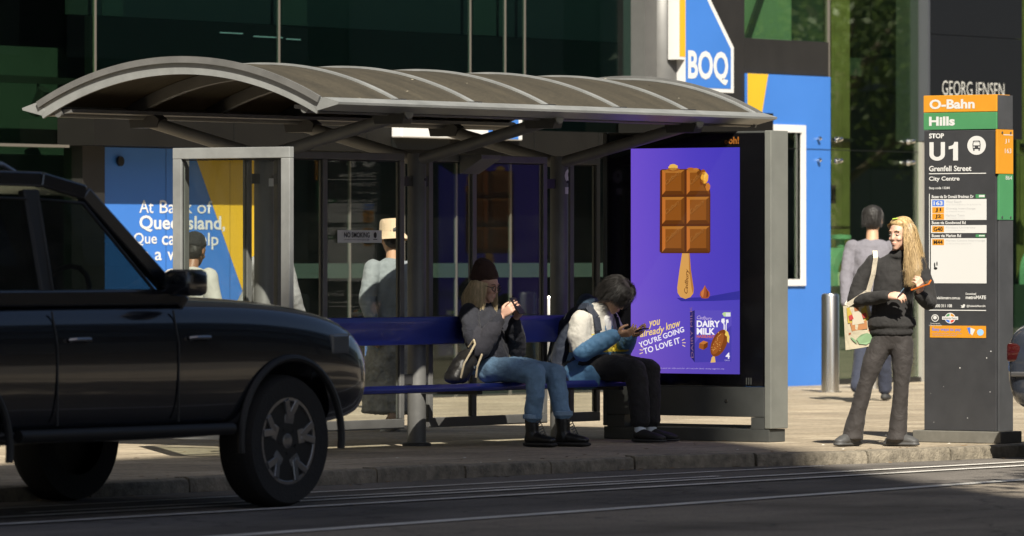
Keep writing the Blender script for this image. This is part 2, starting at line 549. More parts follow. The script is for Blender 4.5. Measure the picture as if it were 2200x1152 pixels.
# bulkhead seen through the left glass
M_bulk = mat('bulkhead green grey', (0.024, 0.030, 0.025), 0.8, var=0.1)
bp('bulkhead', (-6, FY + .9, 2.3), (7.5, FY + 1.2, 3.28), M_bulk)
bp('bulkhead', (-6, FY + .86, 3.0), (7.5, FY + .9, 3.012), M_dark)
bp('ceiling_track', (-3, FY + .5, 2.93), (7.0, FY + .56, 2.99), M_dark)
for x in (4.4, 5.98):
    t = MB().tube([(x, FY + .53, 2.93), (x, FY + .53, 2.86)], .015, 8).tube([(x, FY + .46, 2.88), (x + .02, FY + .60, 2.66)], .055, 14)
    t.build('spotlight', M_dark, bld, smooth=True)
M_tube = mat('tube light', (0.3, 0.3, 0.3), 0.5, emit=(0.85, 0.95, 1.0), estr=0.05)
for xa, xb, z in ((8.05, 8.38, 3.44), (8.55, 8.98, 3.42), (9.04, 9.25, 3.41)):
    bp('tube_light', (xa, FY + .085, z), (xb, FY + .095, z + .012), M_tube)
# fascia over the ground floor
bp('fascia', (5.62, 8.67, 2.36), (14.35, FY - .005, 2.605), M_fascia)
bp('fascia', (14.355, 8.70, 2.36), (16.60, FY - .005, 2.86), M_fascia)
bp('fascia', (-6, 8.95, 2.34), (5.615, FY - .005, 2.365), M_mull)
for x in (7.6, 9.6, 12.3, 13.4):
    bp('fascia_joint', (x, 8.666, 2.37), (x + .006, 8.672, 2.6), M_black)
# ground floor left
bp('corner_post', (5.83, 8.98, 0), (6.14, FY + .1, 2.36), M_dark)
pane(-6, 5.82, 0.02, 2.34, G_green)
bp('plinth', (-6, FY - .03, 0.0), (5.82, FY - .003, 0.12), M_dark)
# entrance doors: panes, stiles, frosted band with writing
xs = [8.98, 9.9, 10.75, 11.6, 12.5, 13.4, 14.3]
for a, b in zip(xs, xs[1:]):
    pane(a + .02, b - .02, 0.05, 2.35, G_door)
M_stile = mat('door stile', (0.20, 0.19, 0.17), 0.4, metal=0.5)
for x in xs:
    bp('door_stile', (x - .009, FY - .008, 0.0), (x + .009, FY + .02, 2.355), M_stile)
M_frost = mat('frosted green band', (0.013, 0.032, 0.023), 0.6)
M_frosttxt = mat('frost lettering', (0.02, 0.045, 0.035), 0.6)
facF = Face((0, FY, 0), (1, 0, 0), (0, -1, 0))
for a, b in zip(xs, xs[1:]):
    bnd = MB().box((a + .022, FY - .006, 1.165), (b - .022, FY - .003, 1.305)).build('frosted_band', M_frost, bld)
    text('BOQ', facF, a + .3, 1.205, None, 0.055, M_frosttxt, bnd, proud=.010)
    text('a', facF, a + .52, 1.205, None, 0.04, M_frosttxt, bnd, proud=.010)
# timber reception wall and desk glimpsed inside
M_timber = mat('reception timber', (0.26, 0.13, 0.04), 0.5, var=0.3, vscale=4)
bp('reception_wall', (11.9, FY + 3.9, 0.02), (12.5, FY + 4.0, 2.5), M_timber)
bp('reception_desk', (9.4, FY + 2.6, 0.02), (11.4, FY + 3.2, 1.0), M_int, .02)
# grey column strip, round column, dark wall
bp('column_strip', (14.59, 8.93, 2.87), (14.80, FY + .1, TOP), M_cladgrey)
MB().lathe([(.30, 2.87), (.30, 4.05), (.297, 4.055), (.30, 4.06), (.30, TOP)], (15.22, FY + .08, 0), 32).build('round_column', M_cladgrey, bld, smooth=True)
bp('dark_wall', (15.50, FY - .02, 2.87), (16.63, FY + .15, TOP), M_dark)
bp('dark_wall', (14.32, FY - .01, 0), (16.63, FY + .15, 2.355), M_dark)
# right-hand bay: green upper window, dark band
pane(16.65, 18.25, 3.66, TOP, G_shop)
M_pale = mat('pale green screen', (0.17, 0.25, 0.18), 0.8)
bp('sloping_screen', (16.70, FY + .15, 3.5), (17.78, FY + .19, TOP), M_pale)
MB().bar((16.75, FY + .11, 3.45), (17.55, FY + .11, 4.8), .03, .08).build('brace', M_bulk, bld)
bp('dark_band', (16.64, FY - .015, 3.29), (18.25, FY + .15, 3.655), M_dark)
bp('mullion', (18.252, FY - .02, 0.0), (18.278, FY + .03, TOP), M_mull)
# shop window: two rows of panes with point fixings
for z0, z1 in ((0.06, 2.505), (2.515, TOP)):
    pane(18.285, 19.12, z0, z1, G_shop); pane(19.13, 20.08, z0, z1, G_shop)
    pane(22.13, 23.2, z0, z1, G_shop); pane(23.21, 25.5, z0, z1, G_shop); pane(25.51, 34, z0, z1, G_shop)
pane(20.22, 22.12, 0.06, 2.66, G_shop)
bp('glass_post', (20.09, FY - .05, 0), (20.14, FY + .02, 2.62), mat('brushed post', (0.55, 0.53, 0.48), 0.4, metal=0.6))
bp('shop_sill', (18.28, FY - .03, 0.0), (34, FY + .04, 0.055), M_dark)
bp('glazing_bar', (18.28, FY - .004, 2.506), (20.08, FY + .016, 2.514), M_black)
bp('glazing_bar', (22.13, FY - .004, 2.506), (34, FY + .016, 2.514), M_black)
M_chrome = mat('chrome', (0.75, 0.75, 0.73), 0.18, metal=1.0)
for x in (17.98, 18.40, 19.85):
    for z in (2.39, 2.62):
        o = MB().lathe([(.012, -.07), (.012, -.02), (.03, -.018), (.036, 0.0)], (x, FY - .012, z), 14, 'y')
        o.tube([(x, FY - .06, z), (x + .03, FY - .075, z + .01)], [.028, .02], 12)
        o.build('glass_fixing', M_chrome, bld, smooth=True)
# olive panels with grooves just inside the shop window
for x0, n in ((19.05, 4), (23.25, 6)):
    for i in range(n):
        bp('timber_slat', (x0 + i * .155, FY + .62, 0.03), (x0 + i * .155 + .148, FY + .66, TOP), M_intgreen)
    bp('slat_bracket', (x0, FY + .57, 2.62), (x0 + n * .155, FY + .615, 2.66), M_dark)
bp('partition', (18.30, FY + .05, .02), (18.34, FY + 4.6, TOP), M_int)
bp('room_floor_upper', (19.55, FY + 1.5, 3.4), (34, FY + 4.6, 3.6), M_int)
# black sign column of the jeweller
M_blackglass = mat('black glass cladding', (0.008, 0.009, 0.011), 0.35, spec=0.25)
bp('black_column', (20.15, FY - .10, 2.68), (22.11, FY + .3, 3.80), M_blackglass)
bp('black_column', (20.15, FY - .10, 3.806), (22.11, FY + .3, TOP), M_blackglass)
bp('column_edge', (20.10, FY - .11, 2.63), (20.146, FY + .3, TOP), mat('steel edge', (0.13, 0.14, 0.16), 0.35, metal=0.6))

# display arches and pendant lamps in the shop
M_teal = mat('display teal', (0.22, 0.42, 0.33), 0.6)
M_cream = mat('display cream', (0.7, 0.68, 0.6), 0.6)
def display(x, y, label):
    t = thing('display_stand', label, 'display stand', (x, y, 0))
    box('plinth', (x - .3, y - .18, .022), (x + .3, y + .18, 1.05), M_int, t, .01)
    outer = [(.30 * math.cos(R(a)), 1.05 + .12 + .30 * math.sin(R(a))) for a in range(0, 181, 12)]
    inner = [(.20 * math.cos(R(a)), 1.05 + .12 + .20 * math.sin(R(a))) for a in range(180, -1, -12)]
    poly = [(.30, 1.052)] + outer + [(-.30, 1.052), (-.20, 1.052)] + inner + [(.20, 1.052)]
    MB().prism(poly, lambda a, b, c: (x + a, y + c, b), -.10, .10).build('arch', M_teal, t)
    MB().box((x - .16, y - .06, 1.052), (x - .06, y + .02, 1.20)).box((x - .02, y - .05, 1.052), (x + .12, y + .03, 1.13)).build('jewel_box', M_cream, t, bevel=.004)
    MB().lathe([(.05, 1.475), (.05, 1.55), (.12, 1.56), (.12, 1.60), (.01, 1.61)], (x, y, 0), 18).build('finial', M_teal, t, smooth=True)
display(19.05, FY + .35, 'teal arched display stand in the shop window beside the blue panel')
display(23.35, FY + .4, 'teal arched display stand in the shop window beyond the black bus stop pylon')
for (x, z), lb in (((18.78, 2.06), 'small black pendant lamp in the shop window right of the blue panel'),
                   ((22.95, 2.10), 'upper black pendant lamp in the window past the bus stop pylon')):
    t = thing('pendant_lamp', lb, 'pendant lamp', (x, FY + .3, z), group='pendant lamps in the jeweller window')
    MB().tube([(x, FY + .3, z + .08), (x, FY + .3, TOP)], .006, 6).build('cord', M_black, t)
    MB().box((x - .045, FY + .255, z - .12), (x + .045, FY + .345, z + .08), bev=.008).build('lamp_shade', M_black, t)

# ------------------------------------------------------------------ buildings across the street (out of frame: they shade the stop and darken the glass)
M_opp = mat('opposite facade', (0.03, 0.029, 0.028), 0.8, var=0.3, vscale=0.25)
M_opp2 = mat('opposite glass', (0.010, 0.014, 0.015), 0.25)
def opposite(label, x0, x1, y0, y1, h):
    t = thing('office_building', label, 'building', ((x0 + x1) / 2, y1, ROAD_Z))
    box('wall', (x0, y0, ROAD_Z), (x1, y1, h), M_opp, t)
    n = int((x1 - x0) // 9)
    for fl in range(int(h // 4)):
        for i in range(n):
            a = x0 + 1 + i * (x1 - x0 - 1) / n
            o = box('window', (a, y1 - .3, fl * 4 + 1.2), (a + (x1 - x0 - 1) / n - 1.4, y1 + .05, fl * 4 + 3.4), M_opp2, t)
    return t
t = thing('office_building', 'tall unseen office block across the street, shaped to shade the bus stop', 'building', (-58, -29.5, ROAD_Z))
MB().prism([(-120, -29.5), (-25.9, -29.5), (-54.4, -59.0), (-120, -59.0)], lambda a, b, c: (a, b, c), ROAD_Z, 40.5).build('wall', M_opp, t)  # side wall slanted along the sunlight, height set for the shadow edge
for fl in range(10):
    for i in range(9):
        box('window', (-34.5 - i * 9, -29.6, fl * 4 + 1.2), (-27 - i * 9, -29.45, fl * 4 + 3.4), M_opp2, t)
# neighbour on the same side of the street, out of frame to the left
t = thing('stone_building', 'dark stone building next door, out of frame to the left', 'building', (-40, FY, 0))
box('wall', (-110, FY - .1, 0), (-6.3, FY + 12, 34), mat('dark stone', (0.05, 0.048, 0.045), .7, var=.3, vscale=.6), t)
for i in range(11):
    box('window', (-14.5 - i * 8.5, FY - .14, .6), (-8.5 - i * 8.5, FY - .09, 3.2), M_opp2, t)
opposite('office block across the street mirrored in the dark shop glass', 6, 150, -60, -30, 16)
# ------------------------------------------------------------------ bus shelter
M_steel = mat('shelter paint', (0.135, 0.135, 0.132), 0.48, var=0.16, vscale=5, bump=0.05, bscale=40, metal=0.15)
M_alu = mat('shelter aluminium', (0.27, 0.28, 0.278), 0.42, var=0.18, vscale=4, metal=0.25)
M_dkbr = mat('shelter bracket', (0.03, 0.03, 0.032), 0.5)
M_seal = mat('rubber seal', (0.012, 0.012, 0.012), 0.6)
def roof_mat():
    m = bpy.data.materials.new('bronze roof sheet'); m.use_nodes = True
    nt = m.node_tree; b = nt.nodes['Principled BSDF']; out = nt.nodes['Material Output']
    tc = nt.nodes.new('ShaderNodeTexCoord')
    n = nt.nodes.new('ShaderNodeTexNoise'); n.inputs['Scale'].default_value = 2.2; n.inputs['Detail'].default_value = 10; n.inputs['Roughness'].default_value = 0.72
    mp = nt.nodes.new('ShaderNodeMapping'); mp.inputs['Scale'].default_value = (3.2, .7, .7)
    nt.links.new(tc.outputs['Object'], mp.inputs[0]); nt.links.new(mp.outputs[0], n.inputs['Vector'])
    rp = nt.nodes.new('ShaderNodeValToRGB')
    rp.color_ramp.elements[0].position = 0.32; rp.color_ramp.elements[1].position = 0.7
    rp.color_ramp.elements[0].color = (0.056, 0.051, 0.040, 1); rp.color_ramp.elements[1].color = (0.105, 0.092, 0.068, 1)
    n3 = nt.nodes.new('ShaderNodeTexNoise'); n3.inputs['Scale'].default_value = 60; n3.inputs['Detail'].default_value = 3
    nt.links.new(tc.outputs['Object'], n3.inputs['Vector'])
    r3 = nt.nodes.new('ShaderNodeValToRGB'); r3.color_ramp.elements[0].position = 0.3; r3.color_ramp.elements[1].position = 0.75
    r3.color_ramp.elements[0].color = (0.75, 0.75, 0.75, 1); r3.color_ramp.elements[1].color = (1.25, 1.22, 1.15, 1)
    nt.links.new(n3.outputs['Fac'], r3.inputs[0])
    mx3 = nt.nodes.new('ShaderNodeMixRGB'); mx3.blend_type = 'MULTIPLY'; mx3.inputs[0].default_value = 1
    nt.links.new(n.outputs['Fac'], rp.inputs[0]); nt.links.new(rp.outputs[0], mx3.inputs[1]); nt.links.new(r3.outputs[0], mx3.inputs[2])
    nt.links.new(mx3.outputs[0], b.inputs['Base Color'])
    b.inputs['Roughness'].default_value = 0.55
    tl = nt.nodes.new('ShaderNodeBsdfTranslucent'); tl.inputs[0].default_value = (0.10, 0.075, 0.045, 1)
    mx = nt.nodes.new('ShaderNodeMixShader'); mx.inputs[0].default_value = 0.30
    nt.links.new(b.outputs[0], mx.inputs[1]); nt.links.new(tl.outputs[0], mx.inputs[2]); nt.links.new(mx.outputs[0], out.inputs['Surface'])
    return m
M_roof = roof_mat()
G_shel = glass('shelter glass', (0.92, 0.94, 0.92), 0.30, dirt=0.012, dscale=5, dcol=(0.30, 0.29, 0.26), vertical=True)

sh = thing('bus_shelter', 'grey steel bus shelter with curved bronze roof sheets and glass screens', 'bus shelter', (-0.3, 0.65, 0))
SX, EX, YC, HW = -3.03, 2.27, 0.62, 1.245
Z_E, RISE = 2.405, 0.295
RAD = (HW * HW + RISE * RISE) / (2 * RISE)
A0 = math.asin(HW / RAD)
def arc_pt(t, off=0.0):
    """t in -1 (front) .. 1 (rear); returns y, z on the arch, moved outwards by off"""
    a = t * A0
    return YC + (RAD + off) * math.sin(a), Z_E + RISE - RAD + (RAD + off) * math.cos(a)
def arch_band(x0, x1, o0, o1, n=36, t0=-1.0, t1=1.0):
    mb = MB(); vs = []; fs = []
    for i in range(n + 1):
        t = t0 + (t1 - t0) * i / n
        for x, o in ((x0, o0), (x1, o0), (x1, o1), (x0, o1)):
            y, z = arc_pt(t, o); vs.append((x, y, z))
    for i in range(n):
        for j in range(4):
            fs.append((4 * i + j, 4 * i + (j + 1) % 4, 4 * i + 4 + (j + 1) % 4, 4 * i + 4 + j))
    fs += [(0, 1, 2, 3), (4 * n + 3, 4 * n + 2, 4 * n + 1, 4 * n)]
    return mb.add(vs, fs)
ribs = [SX + (EX - SX) * i / 6 for i in range(7)]
for i in range(6):
    arch_band(ribs[i] + .012, ribs[i + 1] - .012, 0.0, 0.010, 40).build('roof_sheet', M_roof, sh, smooth=True)
for i, x in enumerate(ribs):
    if 0 < i < 6:
        arch_band(x - .025, x + .025, -.085, -.004, 36, -.94, .94).build('rib', M_steel, sh, smooth=True)
    arch_band(x - .022, x + .022, .012, .026, 36, -.985, .985).build('cover_strip', M_alu, sh, smooth=True)
    if 0 < i < 6:
        y, z = arc_pt(-.985, .02)
        MB().box((x - .035, y - .02, z - .012), (x + .035, y + .06, z + .022)).build('strip_clip', M_dkbr, sh)
# end arches
for x, s in ((SX, -1), (EX, 1)):
    arch_band(x - .022 if s < 0 else x + .002, x - .002 if s < 0 else x + .022, -.078, .004, 44).build('end_arch', M_alu, sh, smooth=True)
    arch_band(x - .045 if s < 0 else x + .026, x - .026 if s < 0 else x + .045, .0, .045, 44, -.99, .99).build('edge_trim', M_steel, sh, smooth=True)
# eave gutters: wedge-shaped extrusions
for s in (-1, 1):
    ye = YC + s * HW
    sec = [(ye - s * .03, Z_E + .030), (ye + s * .03, Z_E + .040), (ye + s * .155, Z_E + .006), (ye + s * .15, Z_E - .010), (ye - s * .03, Z_E - .050), (ye - s * .05, Z_E - .02)]
    MB().prism(sec, lambda a, b, c: (c, a, b), SX - .024, EX + .024).build('eave_gutter', M_alu, sh)
    sec = [(ye - s * .052, Z_E - .020), (ye - s * .034, Z_E - .055), (ye - s * .26, Z_E - .030), (ye - s * .26, Z_E - .005)]
    MB().prism(sec, lambda a, b, c: (c, a, b), SX + .02, EX - .02).build('eave_soffit', M_steel, sh)
    yt = YC + s * 1.09
    MB().tube([(SX + .0, yt, Z_E - .03), (EX + .10, yt, Z_E - .03)], .034, 16).build('purlin_tube', M_steel, sh, smooth=True)
# posts, arms, brackets
POSTS = (-2.06, -0.28, 1.495)
PZ = 2.12
for x in POSTS:
    p = MB().lathe([(.068, 0.002), (.068, PZ - .01), (.062, PZ)], (x, .65, 0), 28).build('post', M_steel, sh, smooth=True)
    MB().lathe([(.105, 0.001), (.105, .018), (.09, .024)], (x, .65, 0), 24).build('post_foot', M_dkbr, p, smooth=True)
    MB().lathe([(.011, -.005), (.011, .0)], (x + .01, .65 - .069, 1.93), 10, 'y').build('bolt', M_dkbr, p)
    for s in (-1, 1):
        ye = .65 + s * (1.27 if s < 0 else 1.16)
        MB().tube([(x, .65 + s * .01, PZ - .05), (x, .65 + s * .10, PZ - .028), (x, ye, Z_E - .045)], .045, 16).build('roof_arm', M_steel, sh, smooth=True)
        MB().lathe([(.046, -.004), (.046, .006), (.03, .012)] if s > 0 else [(.03, -.012), (.046, -.006), (.046, .004)], (x, ye, Z_E - .045), 18, 'y').build('arm_cap', M_alu, sh, smooth=True)
        yt = YC + s * 1.09
        MB().prism([(yt - .13, Z_E - .12), (yt + .11, Z_E - .12), (yt + .13, Z_E - .05), (yt + .06, Z_E + .0), (yt - .06, Z_E + .0), (yt - .15, Z_E - .06)],
                   lambda a, b, c: (c, a, b), x - .05, x + .05).build('arm_bracket', M_dkbr, sh)
# screens
def screen(x0, x1, mids=(), y=.65, z0=.13, z1=2.115, axis='x', m=M_steel, pos=None, right_first=False, w=.05, dp=.046, gm=G_shel):
    """framed glass screen along x (at y) or along y (at x=pos)"""
    P = (lambda u, v, q: (u, y + q, v)) if axis == 'x' else (lambda u, v, q: (pos + q, u, v))
    def b(name, u0, u1, v0, v1, q0, q1, mm):
        a = P(u0, v0, q0); c = P(u1, v1, q1)
        return box(name, a, c, mm, sh, .004 if mm is not gm else 0)
    h = dp / 2
    b('top_rail', x0, x1, z1 - w, z1, -h, h, m)
    b('bottom_rail', x0, x1, z0, z0 + w + .02, -h, h, m)
    st = [x0 + w / 2] + list(mids) + [x1 - w / 2]
    for u in st:
        b('stile', u - w / 2, u + w / 2, z0 + w + .021, z1 - w - .001, -h + .001, h - .001, m)
    for u0, u1 in zip(st, st[1:]):
        b('pane', u0 + w / 2 + .001, u1 - w / 2 - .001, z0 + w + .022, z1 - w - .002, -.004, .004, gm)
        for ua in (u0 + w / 2 + .002, u1 - w / 2 - .010):
            b('seal', ua, ua + .008, z0 + w + .022, z1 - w - .002, -.010, -.0045, M_seal)
        b('seal', u0 + w / 2 + .011, u1 - w / 2 - .011, z1 - w - .012, z1 - w - .003, -.010, -.0045, M_seal)
screen(-2.96, -2.22)
screen(-1.93, -0.455, (-1.385,))
screen(-0.16, 1.315, (0.40,))
screen(1.61, 2.0)
screen(-0.36, 0.66, axis='y', pos=-3.03, m=M_alu, w=.075, z0=.12, dp=.05)
for xa, xb in ((-2.22, -2.12), (-2.0, -1.93), (-.455, -.34), (-.22, -.16), (1.315, 1.43), (1.56, 1.61)):
    for z in (.45, 1.88):
        box('clamp', (xa, .635, z), (xb, .665, z + .07), M_dkbr, sh)
# hooded lamp on the top rail
MB().prism([(.62, 2.115), (.62, 1.975), (.42, 2.085), (.42, 2.115)], lambda a, b, c: (c, a, b), 0.20, 0.44).build('hood', M_steel, sh, bevel=.004)
# notices on the screens and posts
scF = Face((0, .645, 0), (1, 0, 0), (0, -1, 0))
M_white = mat('white vinyl', (0.62, 0.62, 0.60), 0.5)
M_ink = mat('black ink', (0.01, 0.01, 0.01), 0.6)
n = patch('no_smoking_sticker', rect(-1.235, 1.470, -.715, 1.560), scF, M_white, sh, proud=.008)
text('NO SMOKING', scF, -1.16, 1.507, .30, .038, M_ink, n, proud=.010, bold=.02)
text('penalties may apply', scF, -1.16, 1.487, .20, .010, M_ink, n, proud=.010)
text('CITY OF', scF, -.955, 1.485, .09, .012, M_ink, n, proud=.010)
patch('crest', disc(-.795, 1.525, .018, .022, 14), scF, M_ink, n, proud=.010)
patch('crest', rect(-.82, 1.492, -.77, 1.497), scF, M_ink, n, proud=.010)
def post_face(x):
    return Face((x, .65 - .069, 0), (1, 0, 0), (0, -1, 0))
def curved_label(x, zc, a0, a1, h, m, round_=False, name='post_label'):
    mb = MB(); vs = []; fs = []; N = 14
    for i in range(N + 1):
        t = i / N; a = R(a0 + (a1 - a0) * t)
        hh = h * (math.sqrt(max(0, 1 - (2 * t - 1) ** 2)) if round_ else 1)
        for z in (zc - hh / 2, zc + hh / 2):
            vs.append((x + .0695 * math.cos(a), .65 + .0695 * math.sin(a), z))
    for i in range(N):
        fs.append((2 * i, 2 * i + 2, 2 * i + 3, 2 * i + 1))
    return mb.add(vs, fs).build(name, m, sh, fix=False)
curved_label(1.495, 1.975, -108, -28, .10, M_white, True)
MB().lathe([(.004, -.002), (.018, 0)], (1.495 + .0695 * math.cos(R(-66)), .65 + .0705 * math.sin(R(-66)), 1.985), 10, 'y').build('label_mark', M_ink, sh)
curved_label(1.495, 1.865, -104, -52, .05, M_white)
curved_label(-2.06, 1.89, -112, -60, .055, M_white)

# ------------------------------------------------------------------ bench
M_blue = mat('bench blue enamel', (0.03, 0.045, 0.27), 0.32, var=0.15, vscale=4, coat=0.3)
bn = thing('bench', 'long blue bench with a plank backrest fixed to the shelter posts', 'bench', (-.6, .35, 0))
def plank(name, sec, x0, x1, m):
    return MB().prism(sec, lambda a, b, c: (c, a, b), x0, x1).build(name, m, bn, smooth=True, bevel=.008)
plank('backrest', [(.47, .735), (.44, .78), (.43, .90), (.45, .94), (.475, .935), (.47, .84), (.50, .74)], -2.7, 1.44, M_blue)
plank('seat', [(.045, .405), (.035, .435), (.06, .462), (.20, .452), (.40, .448), (.41, .425), (.20, .425), (.08, .43)], -2.7, 1.62, M_blue)
for x in POSTS:
    MB().bar((x, .60, .40), (x, .08, .405), .06, .05).bar((x, .60, .83), (x, .49, .83), .06, .05).build('bracket', M_dkbr, bn, bevel=.004)
box('seat_rail', (-2.65, .30, .395), (1.58, .36, .422), M_dkbr, bn)
# ------------------------------------------------------------------ digital advertising display closing the end of the shelter
M_char = mat('display charcoal', (0.055, 0.058, 0.056), 0.42, var=0.12, vscale=5)
M_gloss = mat('display black glass', (0.004, 0.004, 0.005), 0.10, spec=0.5)
M_sidegrey = mat('display side grey', (0.16, 0.165, 0.15), 0.45, var=0.12, vscale=4)
AX = 1.85
ad = thing('advertising_display', 'tall black digital advertising display showing a chocolate ice cream on purple', 'display', (AX + .1, -.25, 0))
box('casing', (AX + .02, -.96, .41), (AX + .20, .46, 2.30), M_char, ad, .006)
box('front_glass', (AX, -.945, .415), (AX + .018, .445, 2.285), M_gloss, ad)
box('side_cover', (AX - .006, -1.02, .10), (AX + .225, -.962, 2.302), M_sidegrey, ad, .006)
box('side_cover', (AX + .0, .462, .10), (AX + .225, .50, 2.302), M_char, ad, .006)
box('base_panel', (AX - .002, -.958, .185), (AX + .20, .458, .405), M_char, ad, .004)
box('base_foot', (AX + .0, -1.0, .002), (AX + .215, .49, .095), M_char, ad, .004)
box('base_panel', (AX + .0, -.958, .097), (AX + .20, -.84, .183), M_char, ad)
box('base_panel', (AX + .0, .30, .097), (AX + .20, .458, .183), M_char, ad)
box('ground_shelf', (AX + .16, -.838, .097), (AX + .20, .298, .120), M_sidegrey, ad)
for y in (-.80, -.82, -.84):
    box('speaker_slot', (AX - .003, y - .005, .425), (AX - .0005, y + .005, .475), M_char, ad)
MB().lathe([(.012, -.004), (.012, 0)], (AX - .002, -.62, .30), 14, 'x').build('lock', M_chrome, ad)
adF = Face((AX, .46, 0), (0, -1, 0), (-1, 0, 0))
SU, SV, SW, SH = .22, .50, .98, 1.68
K = .52
def screen_mat():
    m = bpy.data.materials.new('screen purple'); m.use_nodes = True
    nt = m.node_tree; b = nt.nodes['Principled BSDF']
    tc = nt.nodes.new('ShaderNodeTexCoord'); sep = nt.nodes.new('ShaderNodeSeparateXYZ')
    nt.links.new(tc.outputs['Generated'], sep.inputs[0])
    def ramp(sock, cols):
        r = nt.nodes.new('ShaderNodeValToRGB')
        e = r.color_ramp.elements
        while len(e) < len(cols): e.new(0.5)
        for i, (p, c) in enumerate(cols):
            e[i].position = p; e[i].color = (*srgb(*c), 1)
        nt.links.new(sock, r.inputs[0]); return r
    hz = ramp(sep.outputs['Y'], [(0, (62, 58, 176)), (0.45, (88, 70, 190)), (1, (134, 96, 212))])
    vt = ramp(sep.outputs['Z'], [(0, (98, 74, 170)), (0.30, (88, 72, 186)), (0.36, (84, 64, 190)), (1, (72, 56, 190))])
    mx = nt.nodes.new('ShaderNodeMixRGB'); mx.inputs[0].default_value = 0.5
    nt.links.new(hz.outputs[0], mx.inputs[1]); nt.links.new(vt.outputs[0], mx.inputs[2])
    nt.links.new(mx.outputs[0], b.inputs['Emission Color'])
    b.inputs['Emission Strength'].default_value = K
    b.inputs['Base Color'].default_value = (.004, .004, .006, 1); b.inputs['Roughness'].default_value = 0.25
    b.inputs['Specular IOR Level'].default_value = 0.25
    return m
scr = MB().box(adF(SU, SV, .001), adF(SU + SW, SV + SH, .003)).build('screen', screen_mat(), ad)
def art(ax, ay):
    return SU + ax / 235 * SW, SV + (484 - ay) / 484 * SH
_pp = [0]
def ap(name, pts, rgb, lift=0, k=K):
    _pp[0] += 1
    m = flat('screen %d %d %d' % rgb, srgb(*rgb), k)
    return patch(name, [art(*p) for p in pts], adF, m, scr, proud=.0040 + lift * .0006)
def at(body, ax, ay, w, h, rgb, rot=0.0, shear=0.0, bold=0.0, lift=8, arc=0.0):
    u, v = art(ax, ay)
    return text(body, adF, u, v, w / 235 * SW if w else None, h / 484 * SH if h else None, flat('screen %d %d %d' % rgb, srgb(*rgb), K), scr, proud=.0040 + lift * .0006, bold=bold, rot=R(rot), shear=shear, arc=arc)
def stroke(name, pts, w, rgb, lift=8):
    """pen stroke along art points"""
    mb = MB(); vs = []; fs = []
    for i, (ax, ay) in enumerate(pts):
        a = pts[max(0, i - 1)]; b = pts[min(len(pts) - 1, i + 1)]
        dx, dy = b[0] - a[0], b[1] - a[1]; l = math.hypot(dx, dy) or 1
        nx, ny = -dy / l * w / 2, dx / l * w / 2
        for s_ in (1, -1):
            u, v = art(ax + nx * s_, ay + ny * s_); vs.append(adF(u, v, .0040 + lift * .0006))
    for i in range(len(pts) - 1):
        fs.append((2 * i, 2 * i + 2, 2 * i + 3, 2 * i + 1))
    return mb.add(vs, fs).build(name, flat('screen %d %d %d' % rgb, srgb(*rgb), K), scr, fix=False)
# soft floor shade, stick, hazelnut
ap('print_shade', [(100, 322), (160, 320), (235, 306), (235, 325), (180, 328), (110, 329)], (52, 48, 150), 0)
ap('print_stick', [(112, 224), (128, 224), (131, 262), (137, 302), (136, 312), (130, 320), (119, 324), (108, 320), (102, 311), (101, 300), (106, 262)], (214, 158, 84), 1)
ap('print_stick', [(126, 226), (128, 226), (131, 262), (137, 302), (135, 313), (132, 300), (127, 262)], (178, 118, 56), 2)
at('Cadbury', 126, 313, 44, 12, (92, 48, 22), rot=86, shear=.35, bold=.01, lift=4)
ap('print_nut', [(161, 294), (165, 302), (171, 309), (172, 316), (168, 322), (161, 323), (154, 322), (150, 316), (151, 309), (157, 302)], (164, 84, 46), 2)
ap('print_nut', [(161, 294), (158, 302), (153, 309), (153, 316), (157, 321), (159, 310)], (206, 122, 66), 3)
ap('print_nut', [(163, 300), (168, 309), (168, 318), (164, 321), (165, 310)], (118, 52, 30), 3)
# chocolate bar: six bevelled squares
ap('print_bar', [(64, 48), (68, 45), (150, 45), (154, 49), (158, 60), (164, 66), (165, 78), (172, 88), (173, 100), (173, 222), (170, 226), (67, 226), (63, 222)], (88, 44, 18), 3)
for (x0, x1) in ((69, 117), (122, 171)):
    for r_, (y0, y1) in enumerate(((47, 100), (105, 163), (168, 223))):
        tr = x0 > 100 and r_ == 0
        xr = 150 if tr else x1
        i0, i1, j0, j1 = x0 + 7, xr - 7, y0 + 6, y1 - 8
        ap('print_square', [(x0, y0), (xr, y0), (x1, y1), (x0, y1)] if not tr else [(x0, y0), (xr, y0), (160, 70), (x1 - 2, 88), (x1, y1), (x0, y1)], (134, 76, 26), 4)
        ap('print_facet', [(x0, y0), (xr, y0), (i1, j0), (i0, j0)], (176, 112, 44), 5)
        ap('print_facet', [(x0, y1), (x0, y0), (i0, j0), (i0, j1)], (192, 110, 44), 5)
        ap('print_facet', [(x0, y1), (x1, y1), (x1 - 7, j1), (i0, j1)], (98, 52, 16), 5)
        ap('print_facet', [(xr, y0), (x1, y1), (x1 - 7, j1), (i1, j0)], (112, 62, 20), 5)
        ap('print_face', [(i0, j0), (i1, j0), (x1 - 7, j1), (i0, j1)], (140, 80, 26), 6)
        at('Cadbury', x0 + 12, y1 - 18, 36, 11, (98, 54, 20), rot=36, shear=.4, bold=-.004, lift=7)
        at('Cadbury', x0 + 11.2, y1 - 19, 36, 11, (196, 134, 66), rot=36, shear=.4, bold=-.022, lift=8)
